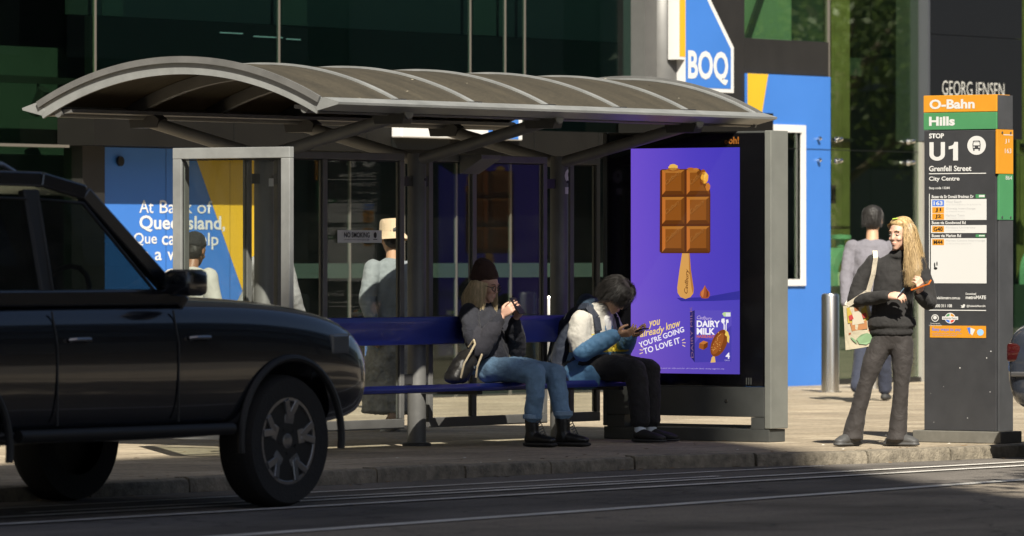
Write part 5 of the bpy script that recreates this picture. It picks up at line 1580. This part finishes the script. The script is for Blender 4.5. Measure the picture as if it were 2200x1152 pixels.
for (x, y, z) in ((.438, -.087, .203), (.563, .116, .223)):
    loc(MB().lathe([(.066, z), (.071, z + .004), (.071, z + .030), (.066, z + .034)], (x, y, 0), 24), 'turn_up', cloth('denim pale', (0.20, 0.30, 0.42)), P, smooth=True)
def boot(at, ang, h):
    M = Matrix.Translation(V(at)) @ Matrix.Rotation(R(ang), 4, 'Z')
    o = blob('boot', xf([hull(((0, 0, .10), (.050, .044, .03)), ((-.005, 0, h), (.053, .050, .012))), hull(((0, 0, .09), (.052, .045, .05)), ((.02, 0, .04), (.058, .045, .03)), ((-.03, 0, .04), (.035, .038, .03))), hull(((.03, 0, .055), (.045, .042, .045)), ((.14, 0, .042), (.045, .045, .030)), ((.185, 0, .036), (.025, .036, .022)))], M), .0055, M_boot, P, 3, .004, .05)
    s_ = quick('sole', xf([hull(((-.03, 0, .008), (.050, .047, .018)), ((.08, 0, .008), (.055, .051, .018)), ((.178, 0, .008), (.048, .049, .018)))], M), mat('boot sole', (0.016, 0.015, 0.014), .7), P)
    mb = MB()
    for i in range(7):
        t = i / 6; p = V((.105 - .055 * t, 0, .085 + .105 * t))
        mb.tube([M @ (p + V((.0, .030, -.008))), M @ (p + V((.012, 0, .006))), M @ (p + V((0, -.030, -.008)))], .0035, 6)
    loc(mb, 'lace', mat('lace grey', (0.09, 0.09, 0.085), .7), P)
boot((.435, -.086, .012), -4, .19)
boot((.565, .116, .012), 6, .19)
bean = [hull(((-.020, 0, .085), (.104, .092, .05)), ((-.045, 0, .13), (.085, .080, .065)), ((-.065, 0, .165), (.045, .05, .035)), ((-.055, 0, .04), (.085, .088, .03)))]
blob('beanie', xf(bean, HM), .006, M_bean, P, 5, .008, .05)
gd = []
for i in range(40):
    t = i / 39; a = R(48 + 264 * t)
    rx, ry = .088, .084
    c_ = V((-.012 + rx * math.cos(a), ry * math.sin(a), .035))
    fw = 1 + .22 * math.sin(math.pi * t)
    p1 = V((-.015 + rx * 1.12 * fw * math.cos(a), ry * 1.22 * math.sin(a), -.05))
    p2 = V((-.015 + rx * 1.22 * fw * math.cos(a), ry * 1.32 * math.sin(a), -.12))
    p3 = V((-.01 + rx * 1.15 * math.cos(a), ry * 1.28 * math.sin(a), -.185 - .02 * math.sin(i * 1.9)))
    gd.append([HM @ c_, HM @ p1, HM @ p2, HM @ p3])
strands('hair', gd, 55, .0012, .008, H_ash, P, 8, .004)
# glasses
M_gl = mat('spectacle frame', (0.012, 0.010, 0.010), .3)
mb = MB()
for s in (-1, 1):
    ring = [HM @ V((.104 - .010 * (abs(math.cos(a)) ** 2) * (1 if math.cos(a) * s * s > 0 else 1), s * .031 + .023 * math.cos(a), .008 + .019 * math.sin(a))) for a in [i * math.pi / 9 for i in range(19)]]
    mb.tube(ring, .0028, 6)
    mb.tube([HM @ V((.094, s * .055, .014)), HM @ V((.03, s * .079, .016)), HM @ V((-.01, s * .081, .008))], .0026, 6)
mb.tube([HM @ V((.105, -.008, .014)), HM @ V((.107, 0, .017)), HM @ V((.105, .008, .014))], .0026, 6)
loc(mb, 'glasses', M_gl, P, smooth=True)
PM = WM[P.name]
card('phone', 'black phone held up by the seated woman in the beanie', 'phone', PM @ Matrix.Translation((.255, -.022, 1.015)) @ Matrix.Rotation(R(52), 4, 'Y'), (.011, .072, .148) if False else (.148, .072, .010), mat('phone black', (0.008, 0.008, 0.009), .3), (('display', (-.068, -.032, -.0062), (.068, .032, -.0053), M_scr), ('camera_bump', (-.066, .004, .0052), (-.035, .032, .0075), M_gl)))
hb = thing('handbag', 'black leather handbag with pale straps on the bench beside the seated woman', 'bag', (-.30, .22, .465))
M_leather = mat('bag leather', (0.016, 0.015, 0.014), .4, var=.2, vscale=14, bump=.2, bscale=90)
def wc(c): return c
o = blob('bag', [hull(((-.34, .24, .51), (.10, .09, .05)), ((-.28, .22, .60), (.11, .085, .06)), ((-.22, .24, .66), (.06, .06, .04)), ((-.40, .23, .50), (.06, .07, .04)))], .008, M_leather, None, 5, .02, .08)
adopt(o, hb)
M_strapedge = mat('strap edge', (0.50, 0.42, 0.28), .5)
MB().tube([(-.42, .15, .50), (-.40, .135, .60), (-.33, .13, .68), (-.26, .14, .74), (-.22, .18, .77), (-.20, .24, .72)], .008, 8).build('strap', M_strapedge, hb, smooth=True)
MB().tube([(-.27, .125, .50), (-.26, .12, .58), (-.20, .125, .66), (-.16, .15, .69), (-.13, .20, .66)], .008, 8).build('strap', M_strapedge, hb, smooth=True)
MB().box((-.30, .118, .565), (-.27, .128, .585), bev=.003).build('buckle', M_chrome, hb)

# --- seated man
P = thing('person', 'seated man with black hair bent over a phone in a grey, yellow and blue jacket', 'person', (1.33, .25, 0), R(-90))
M_jb = cloth('jacket beige grey', (0.43, 0.415, 0.375), .75, .10, .15)
M_jy = cloth('jacket yellow', (0.62, 0.50, 0.05), .75, .12, .15)
M_jl = cloth('jacket blue', (0.065, 0.165, 0.30), .72, .15, .15)
M_jn = cloth('jacket hood navy', (0.008, 0.024, 0.046), .8, .15, .2)
M_blk = cloth('trousers black', (0.012, 0.012, 0.014), .9, .2, .3)
HM = Matrix.Translation((.225, -.0, 1.075)) @ Matrix.Rotation(R(4), 4, 'Z') @ Matrix.Rotation(R(46), 4, 'Y')
rw, lw = V((.325, -.10, .80)), V((.335, .075, .80))
body = head_shapes(HM, 1.0) + limb([(.15, 0, 1.03), (.075, 0, .94)], [.050, .060])
body += [hull(((.05, 0, .88), (.05, .12, .04)), ((-.01, 0, .62), (.06, .10, .05)))]
body += limb([(.055, -.165, .88), (.11, -.232, .675), rw], [.03, .028, .025]) + limb([(.055, .165, .88), (.13, .218, .675), lw], [.03, .028, .025])
body += limb([(0, -.095, .545), (.485, -.115, .525), (.52, -.10, .11)], [.05, .034, .036]) + limb([(0, .095, .545), (.445, .11, .525), (.49, .085, .11)], [.05, .034, .036])
body += [hull(((.52, -.10, .08), .036), ((.63, -.105, .04), (.03, .03, .02))), hull(((.49, .085, .08), .036), ((.60, .09, .04), (.03, .03, .02)))]
body += hand(rw, (.92, .15, .08), (-.1, .55, .8), 1, .45, 1.0) + hand(lw, (.92, -.15, .08), (-.1, -.5, .8), -1, .5, 1.0)
blob('body', body, .0048, SK_tan, P, 3)
face_bits(HM, P, M_lip, H_black, 1.0, .7)
jk = [hull(((-.03, 0, .545), (.155, .19, .06)), ((.0, 0, .66), (.15, .185, .05))), hull(((.0, 0, .66), (.15, .185, .05)), ((.03, 0, .80), (.145, .185, .05))), hull(((.03, 0, .80), (.145, .185, .05)), ((.06, 0, .915), (.10, .20, .055)), ((.085, 0, .96), (.085, .11, .035))),
      hull(((.02, -.15, .52), (.14, .05, .06)), ((.085, -.195, .42), (.13, .022, .03)), ((.13, -.16, .53), (.09, .055, .06))), hull(((.02, .15, .52), (.14, .05, .06)), ((.09, .165, .46), (.11, .025, .03))),
      hull(((.09, 0, .975), (.09, .10, .03)), ((.105, 0, 1.01), (.075, .085, .02)))]
jk += limb([(.045, -.18, .895), (.06, -.225, .78), (.105, -.235, .675)], [.078, .084, .080]) + limb([(.105, -.235, .675), (.21, -.17, .735), (.295, -.115, .785)], [.080, .070, .052])
jk += limb([(.045, .18, .895), (.07, .215, .78), (.125, .22, .675)], [.078, .082, .078]) + limb([(.125, .22, .675), (.22, .15, .735), (.305, .088, .785)], [.078, .068, .052])
def asg(c):
    if c.x > .17 and c.z < .86 and c.z > .68: return 2
    if abs(c.y) > .135 and c.x > .02 and c.z < .82 + .0 and (c.z < .655 + .9 * (c.x - .05) or c.x > .20):
        if c.z > .61: return 2
    if abs(c.y) > .155 and c.z > .67: return 0
    if c.z > .80: return 0
    if c.z > .665: return 1
    return 2
blob('jacket', jk, .0075, [M_jb, M_jy, M_jl], P, 4, .028, .085, asg)
blob('hood', [hull(((-.02, -.06, 1.02), (.05, .05, .045)), ((-.03, .0, 1.05), (.06, .05, .05)), ((-.02, .07, 1.02), (.05, .05, .045))), hull(((.05, -.095, .99), (.05, .03, .035)), ((-.02, -.07, 1.01), (.04, .04, .04))), hull(((.05, .095, .99), (.05, .03, .035)), ((-.02, .07, 1.01), (.04, .04, .04)))], .007, M_jn, P, 5, .014, .06)
quick('shirt', [hull(((.165, 0, .90), (.02, .05, .05)), ((.145, 0, .80), (.03, .04, .05)))], cloth('shirt white', (0.55, 0.55, 0.55)), P)
tr = [hull(((.0, 0, .54), (.14, .17, .06)), ((.10, -.09, .54), (.09, .09, .085)), ((.10, .09, .54), (.09, .09, .085)))]
tr += limb([(.05, -.098, .55), (.28, -.11, .55), (.49, -.117, .53), (.515, -.11, .34), (.52, -.10, .17)], [.098, .094, .084, .076, .070])
tr += limb([(.05, .098, .55), (.26, .105, .55), (.45, .11, .53), (.475, .10, .34), (.49, .085, .17)], [.098, .094, .084, .076, .070])
blob('trousers', tr, .0075, M_blk, P, 4, .022, .075)
def trainer(at, ang):
    M = Matrix.Translation(V(at)) @ Matrix.Rotation(R(ang), 4, 'Z')
    blob('shoe', xf([hull(((-.02, 0, .06), (.045, .040, .035)), ((.03, 0, .065), (.05, .042, .035))), hull(((.03, 0, .055), (.05, .044, .045)), ((.16, 0, .042), (.05, .046, .028)), ((.205, 0, .036), (.028, .036, .02)))], M), .006, mat('trainer black', (0.012, 0.012, 0.013), .6, bump=.2), P, 3, .004, .04)
    quick('sole', xf([hull(((-.025, 0, .016), (.05, .045, .014)), ((.09, 0, .015), (.055, .048, .013)), ((.195, 0, .017), (.045, .046, .013)))], M), mat('trainer sole', (0.03, 0.03, 0.032), .7), P)
trainer((.525, -.105, .002), -3); trainer((.49, .088, .002), 5)
M_sock = mat('sock pale blue', (0.55, 0.63, 0.72), .9)
quick('sock', [hull(((.52, -.10, .125), (.042, .042, .012)), ((.525, -.10, .07), (.045, .042, .02)))], M_sock, P)
quick('sock', [hull(((.49, .085, .125), (.042, .042, .012)), ((.492, .086, .07), (.045, .042, .02)))], M_sock, P)
hc = [hull(((-.025, 0, .055), (.100, .092, .088)), ((-.05, 0, .0), (.072, .088, .08))), hull(((.06, 0, .085), (.055, .085, .04)), ((-.02, 0, .09), (.09, .088, .055))), hull(((.085, 0, .055), (.03, .072, .03)), ((.06, 0, .09), (.04, .08, .03)))]
blob('hair', xf(hc, HM), .006, H_black, P, 3, .012, .03)
gd = []
for i in range(44):
    a = 2 * math.pi * i / 44
    c_ = V((.0 + .05 * math.cos(a), .04 * math.sin(a), .135))
    e = V((-.01 + .105 * math.cos(a), .098 * math.sin(a), .06))
    low = -.005 - (.055 if math.cos(a) < .2 else .0) + .012 * math.sin(i * 2.3)
    gd.append([HM @ c_, HM @ V((e.x * .8, e.y * .8, .118)), HM @ e, HM @ V((e.x * 1.06, e.y * 1.03, low))])
strands('hair_locks', gd, 75, .0015, .015, H_black, P, 5, .014)
PM = WM[P.name]
card('phone', 'dark phone held flat by the man bent forward on the bench', 'phone', PM @ Matrix.Translation((.445, -.012, .822)) @ Matrix.Rotation(R(-14), 4, 'Y'), (.150, .074, .009), MATS['phone black'], (('display', (-.070, -.034, .0046), (.070, .034, .0054), M_scr),))
bpk = thing('backpack', 'navy backpack with tan base worn by the seated man', 'backpack', PM @ V((-.2, 0, .5)), R(-90))
M_bpn = cloth('backpack navy', (0.007, 0.012, 0.026), .7, .2, .3)
M_bpt = cloth('backpack tan', (0.26, 0.13, 0.035), .7)
def wb(cl): return [[PM @ p for p in c] for c in cl]
o = blob('bag', wb([hull(((-.21, -.10, .56), (.07, .05, .05)), ((-.21, .10, .56), (.07, .05, .05)), ((-.16, -.10, .86), (.06, .05, .05)), ((-.16, .10, .86), (.06, .05, .05)), ((-.10, 0, .965), (.05, .09, .04)), ((-.27, 0, .66), (.05, .11, .07)))]), .008, [M_bpn, M_bpt], None, 4, .014, .08, lambda c: 1 if c.z < .565 else 0)
adopt(o, bpk)
o = blob('pocket', wb([hull(((-.30, -.07, .61), (.035, .04, .04)), ((-.30, .07, .61), (.035, .04, .04)), ((-.29, .0, .76), (.03, .09, .03)))]), .008, M_bpn, None, 4, .008, .06); adopt(o, bpk)
for s in (-1, 1):
    pts = [(-.10, s * .10, .93), (-.02, s * .115, 1.0), (.07, s * .125, 1.005), (.15, s * .13, .92), (.175, s * .135, .82), (.13, s * .17, .70), (.0, s * .20, .62), (-.15, s * .14, .56)]
    mb = MB()
    for i in range(len(pts) - 1):
        mb.bar(PM @ V(pts[i]), PM @ V(pts[i + 1]), .05 if i < 4 else .028, .014, PM.to_3x3() @ V((.5 if i < 4 else 0, s * .8, .4)))
    mb.build('strap', M_bpn, bpk, bevel=.004)
    MB().tube([PM @ V((-.24, s * .12, .58)), PM @ V((-.215, s * .14, .75)), PM @ V((-.13, s * .12, .95))], .004, 6).build('piping', mat('reflective piping', (0.45, 0.45, 0.45), .4), bpk)

# --- passers-by further back
def walker(label, at, heading, h, skin, topm, legm, shoem, headgear=None, hairm=H_black, coat=False, stride=.22, hunch=0.0, head_yaw=0, cloth_seed=1):
    """a walking figure seen from behind or the side"""
    P = thing('person', label, 'person', at, R(heading))
    k = h / 1.70
    Z = lambda z: z * k
    HM = Matrix.Translation((.03 + hunch, 0, Z(1.575) - hunch * .35)) @ Matrix.Rotation(R(head_yaw), 4, 'Z') @ Matrix.Rotation(R(6 + hunch * 120), 4, 'Y')
    sh_ = V((hunch * .6, 0, Z(1.37) - hunch * .15))
    rw, lw = V((.20, -.22, Z(.86))), V((-.14, .23, Z(.84)))
    rk, lk = V((stride * .75, -.09, Z(.47))), V((-stride * .1, .09, Z(.46)))
    ra, la = V((stride, -.09, .09)), V((-stride * 1.2, .09, .12))
    body = head_shapes(HM, k * 1.0) + limb([HM @ V((-.01, 0, -.08)), sh_], [.05 * k, .058 * k])
    body += [hull((sh_ - V((0, 0, .05)), (.08 * k, .15 * k, .05)), ((0, 0, Z(.9)), (.10 * k, .14 * k, .07)))]
    body += limb([sh_ + V((0, -.17 * k, -.03)), V((.02, -.23, Z(1.08))), rw], [.045, .037, .026]) + limb([sh_ + V((0, .17 * k, -.03)), V((-.03, .23, Z(1.08))), lw], [.045, .037, .026])
    body += limb([(0, -.09, Z(.88)), rk, ra], [.08, .055, .038]) + limb([(0, .09, Z(.88)), lk, la], [.08, .055, .038])
    body += [hull((ra, .036), (ra + V((.13, 0, -.05)), (.03, .03, .02))), hull((la, .036), (la + V((.12, 0, -.06)), (.03, .03, .02)))]
    body += hand(rw, (.25, .05, -1), (.1, 1, 0), 1, .35) + hand(lw, (.1, -.05, -1), (.1, -1, 0), -1, .35)
    blob('body', body, .007, skin, P, 3)
    hem = .60 if coat else .86
    tp = [hull(((0, 0, Z(hem)), (.16, .20, .04) if coat else (.125, .17, .04)), ((0, 0, Z(1.02)), (.125 * k, .165 * k, .05))), hull(((0, 0, Z(1.02)), (.125 * k, .165 * k, .05)), (sh_ - V((0, 0, .12)), (.12 * k, .175 * k, .05))), hull((sh_ - V((0, 0, .12)), (.12 * k, .175 * k, .05)), (sh_ - V((0, 0, .02)), (.08, .195 * k, .04)), (sh_ + V((0, 0, .03)), (.06, .09, .02)))]
    tp += limb([sh_ + V((0, -.175 * k, -.03)), V((.02, -.24, Z(1.08))), rw + V((0, 0, .02))], [.068, .062, .044]) + limb([sh_ + V((0, .175 * k, -.03)), V((-.03, .24, Z(1.08))), lw + V((0, 0, .02))], [.068, .062, .044])
    blob('jacket' if coat else 'shirt', tp, .009, topm, P, 4, .022, .10)
    if coat:
        sk_ = [hull(((0, 0, Z(.86)), (.13, .17, .04)), ((.01, 0, Z(.50)), (.21, .22, .04))), hull(((.01, 0, Z(.50)), (.21, .22, .04)), ((.0, 0, .16), (.25, .24, .02)))]
        blob('skirt', sk_, .009, legm, P, 3, .045, .07, cdepth=4)
    else:
        tr = [hull(((0, 0, Z(.88)), (.115, .16, .05)), ((0, -.08, Z(.80)), (.095, .085, .06)), ((0, .08, Z(.80)), (.095, .085, .06)))]
        tr += limb([(0, -.085, Z(.80)), rk, ra + V((0, 0, .03))], [.095, .072, .064]) + limb([(0, .085, Z(.80)), lk, la + V((0, 0, .03))], [.095, .072, .064])
        blob('trousers', tr, .009, legm, P, 4, .018, .09)
    for a, tilt in ((ra, 0), (la, 22)):
        M = Matrix.Translation((a.x - .0, a.y, 0.002 + (.0 if not tilt else .02))) @ Matrix.Rotation(R(tilt), 4, 'Y')
        quick('shoe', xf([hull(((-.03, 0, .035), (.045, .04, .034)), ((.05, 0, .04), (.05, .043, .038)), ((.17, 0, .028), (.045, .042, .026)))], M), shoem, P)
    if headgear == 'bucket':
        M_h = cloth('bucket hat beige', (0.52, 0.40, 0.27), .95, .1, .5, 120)
        S_ = HM @ Matrix.Scale(k, 4)
        b = MB().lathe([(.02, .165), (.085, .160), (.098, .14), (.106, .06), (.108, .045), (.150, -.005), (.153, -.012), (.146, -.012), (.104, .040), (.10, .06)], (-.012, 0, .0), 32)
        b.v = [tuple(S_ @ V((p[0] * 1.02, p[1] * .95, p[2]))) for p in b.v]
        loc(b, 'bucket_hat', M_h, P, smooth=True)
    elif headgear == 'beanie':
        blob('beanie', xf([hull(((-.015, 0, .07), (.102, .09, .05)), ((-.03, 0, .11), (.088, .08, .055)), ((-.05, 0, .03), (.085, .086, .03)))], HM @ Matrix.Scale(k, 4)), .007, cloth('beanie black', (0.012, 0.012, 0.013), .95), P, 4)
    hcap = [hull(((-.03, 0, .05), (.094, .084, .085)), ((-.045, 0, -.01), (.068, .080, .075)))]
    blob('hair', xf(hcap, HM @ Matrix.Scale(k, 4)), .007, hairm, P, 3, .012, .03)
    if headgear != 'bucket':
        gd = []
        for i in range(30):
            a = 2 * math.pi * i / 30
            e = V((-.02 + .098 * math.cos(a), .088 * math.sin(a), .05))
            low = -.07 if math.cos(a) < .1 else .03
            gd.append([HM @ V((-.01 + .04 * math.cos(a), .03 * math.sin(a), .135)), HM @ V((e.x * .8, e.y * .8, .11)), HM @ e, HM @ V((e.x, e.y, low))])
        if headgear is None:
            strands('hair_locks', gd, 25, .0013, .008, hairm, P, 4, .004)
    return P
walker('woman in beige bucket hat, pale jacket and long grey skirt behind the shelter glass', (2.44, 2.93, 0), 62, 1.63, SK_tan,
       cloth('denim jacket pale', (0.20, 0.225, 0.24), .85, .15), cloth('skirt fleecy grey', (0.27, 0.26, 0.23), .95, .35, .8, 40), mat('shoe pale', (0.5, 0.48, 0.45), .7), 'bucket', H_black, True, .16)
walker('man in black beanie and white hooded top passing behind the end screen', (.52, 3.45, 0), 8, 1.56, SK_brown,
       cloth('hooded top white', (0.40, 0.39, 0.37), .9, .1), cloth('trousers dark', (0.02, 0.02, 0.024)), mat('shoe dark', (0.03, 0.03, 0.03), .7), 'beanie', H_black, False, .24, .10)
walker('person in light grey shirt behind the left shelter post', (2.75, 4.4, 0), 170, 1.66, SK_fair,
       cloth('shirt light grey', (0.22, 0.22, 0.225)), MATS['trousers dark'], MATS['shoe dark'], None, H_black, False, .25)
walker('man in lilac grey shirt walking away behind the blond woman', (12.5, 4.88, 0), 25, 1.86, SK_tan,
       cloth('shirt lilac grey', (0.15, 0.145, 0.17)), cloth('trousers navy', (0.02, 0.025, 0.045)), MATS['shoe dark'], None, H_black, False, .28, .05)

# ------------------------------------------------------------------ street trees across the road, mirrored in the shop glass, plus two unseen ones added for shade
def leaf_mat(name, c1, c2):
    m = mat(name, c1, .45, var=.4, vscale=1.2, col2=c2)
    nt = m.node_tree; b = nt.nodes['Principled BSDF']; out = nt.nodes['Material Output']
    tl = nt.nodes.new('ShaderNodeBsdfTranslucent'); tl.inputs[0].default_value = (c2[0] * 1.3, c2[1] * 1.5, c2[2], 1)
    mx = nt.nodes.new('ShaderNodeMixShader'); mx.inputs[0].default_value = .3
    nt.links.new(b.outputs[0], mx.inputs[1]); nt.links.new(tl.outputs[0], mx.inputs[2]); nt.links.new(mx.outputs[0], out.inputs['Surface'])
    return m
M_leaf = leaf_mat('leaf green', (0.045, 0.075, 0.022), (0.10, 0.13, 0.04))
M_bark = mat('bark', (0.10, 0.075, 0.05), .9, var=.4, vscale=6, bump=.8, bscale=20)
def tree(label, x, y, h, rad, seed):
    rr = random.Random(seed)
    t = thing('street_tree', label, 'tree', (x, y, ROAD_Z))
    mb = MB().tube([(x, y, ROAD_Z), (x + .1, y, 1.2), (x + .05, y + .1, h * .45), (x, y, h * .8)], [.24, .19, .14, .05], 10)
    cs = []
    for i in range(11):
        a = rr.uniform(0, 6.28); z0 = rr.uniform(.28, .6) * h; L = rad * rr.uniform(.5, .85)
        e = V((x + L * math.cos(a), y + L * math.sin(a), z0 + rr.uniform(.1, .35) * h))
        mb.tube([(x, y, z0), ((x + e.x) / 2, (y + e.y) / 2, (z0 + e.z) / 2 + .25), e], [.085, .055, .02], 7)
        cs += [(e, rad * rr.uniform(.3, .45)), (V((x, y, z0)).lerp(e, .55) + V((0, 0, .5)), rad * .36)]
    mb.build('trunk', M_bark, t, smooth=True)
    vs = []; fs = []
    for c, r_ in cs:
        for _ in range(420):
            d = V((rr.gauss(0, 1), rr.gauss(0, 1), rr.gauss(0, .8))).normalized() * r_ * (rr.random() ** .45)
            p = c + d
            u = V((rr.gauss(0, 1), rr.gauss(0, 1), rr.gauss(0, 1))).normalized(); w = u.cross(V((rr.gauss(0, 1), rr.gauss(0, 1), rr.gauss(0, 1)))).normalized()
            s_ = rr.uniform(.06, .13)
            o = len(vs); vs += [p - u * s_, p + w * s_ * .5, p + u * s_, p - w * s_ * .5]; fs.append((o, o + 1, o + 2, o + 3))
    MB().add(vs, fs).build('crown', M_leaf, t, fix=False)
tree('leafy street tree across the road mirrored beside the shop entrance', 53.5, -13.5, 9, 3.6, 3)
tree('unseen street tree added near the camera to shade the kerb lane', -7.2, -12.4, 9.6, 2.5, 21)  # added out of frame; its crown blocks a sunlit wedge on the road
tree('further unseen street tree added so its crown shades the lane beside the pylon', -2.2, -12.6, 9.6, 2.5, 33)  # also added out of frame, covers the rest of that wedge
tree('second street tree across the road mirrored past the black column', 61.5, -15.0, 9, 3.4, 9)

# ------------------------------------------------------------------ small litter: dry leaves, cigarette ends, gum on paving and roof
def scatter(name, label_kind, spots, m, seed):
    rr = random.Random(seed); vs = []; fs = []
    for (x, y, z, s_) in spots:
        a = rr.uniform(0, 6.28); c_, d_ = math.cos(a) * s_, math.sin(a) * s_
        o = len(vs)
        vs += [(x - c_, y - d_, z + .002), (x - d_ * .45, y + c_ * .45, z + .006), (x + c_, y + d_, z + .003), (x + d_ * .45, y - c_ * .45, z + .001)]
        fs.append((o, o + 1, o + 2, o + 3))
    return kind(MB().add(vs, fs).build(name, m, fix=False), 'stuff')
rr = random.Random(12)
sp = []
for _ in range(90):
    x_ = rr.uniform(-7, 8); sp.append((x_, kerb_y(x_) + rr.choice((rr.uniform(.02, .5), rr.uniform(.1, 3.5))), .004, rr.uniform(.008, .03)))
for _ in range(70):
    x_ = rr.uniform(-8, 4); sp.append((x_, kerb_y(x_) - rr.uniform(.02, .22), ROAD_Z + .004, rr.uniform(.01, .035)))
scatter('leaf_litter', '', sp, mat('dry leaf', (0.16, 0.10, 0.045), .8, var=.4, vscale=3), 2)
sp = []
for _ in range(26):
    x_ = rr.uniform(SX + .05, EX - .05); y_, z_ = arc_pt(rr.uniform(-.95, .3), .012); sp.append((x_, y_, z_, rr.uniform(.004, .012)))
scatter('roof_litter', '', sp, mat('pale dropping', (0.32, 0.29, 0.22), .8), 3)
sp = [(rr.uniform(-4, 6), 0, .004, rr.uniform(.010, .018)) for _ in range(22)]
sp = [(x_, kerb_y(x_) + rr.uniform(.1, 1.6), z_, s_) for x_, y_, z_, s_ in sp]
scatter('paper_scraps', '', sp, mat('paper scrap', (0.6, 0.58, 0.52), .8), 5)
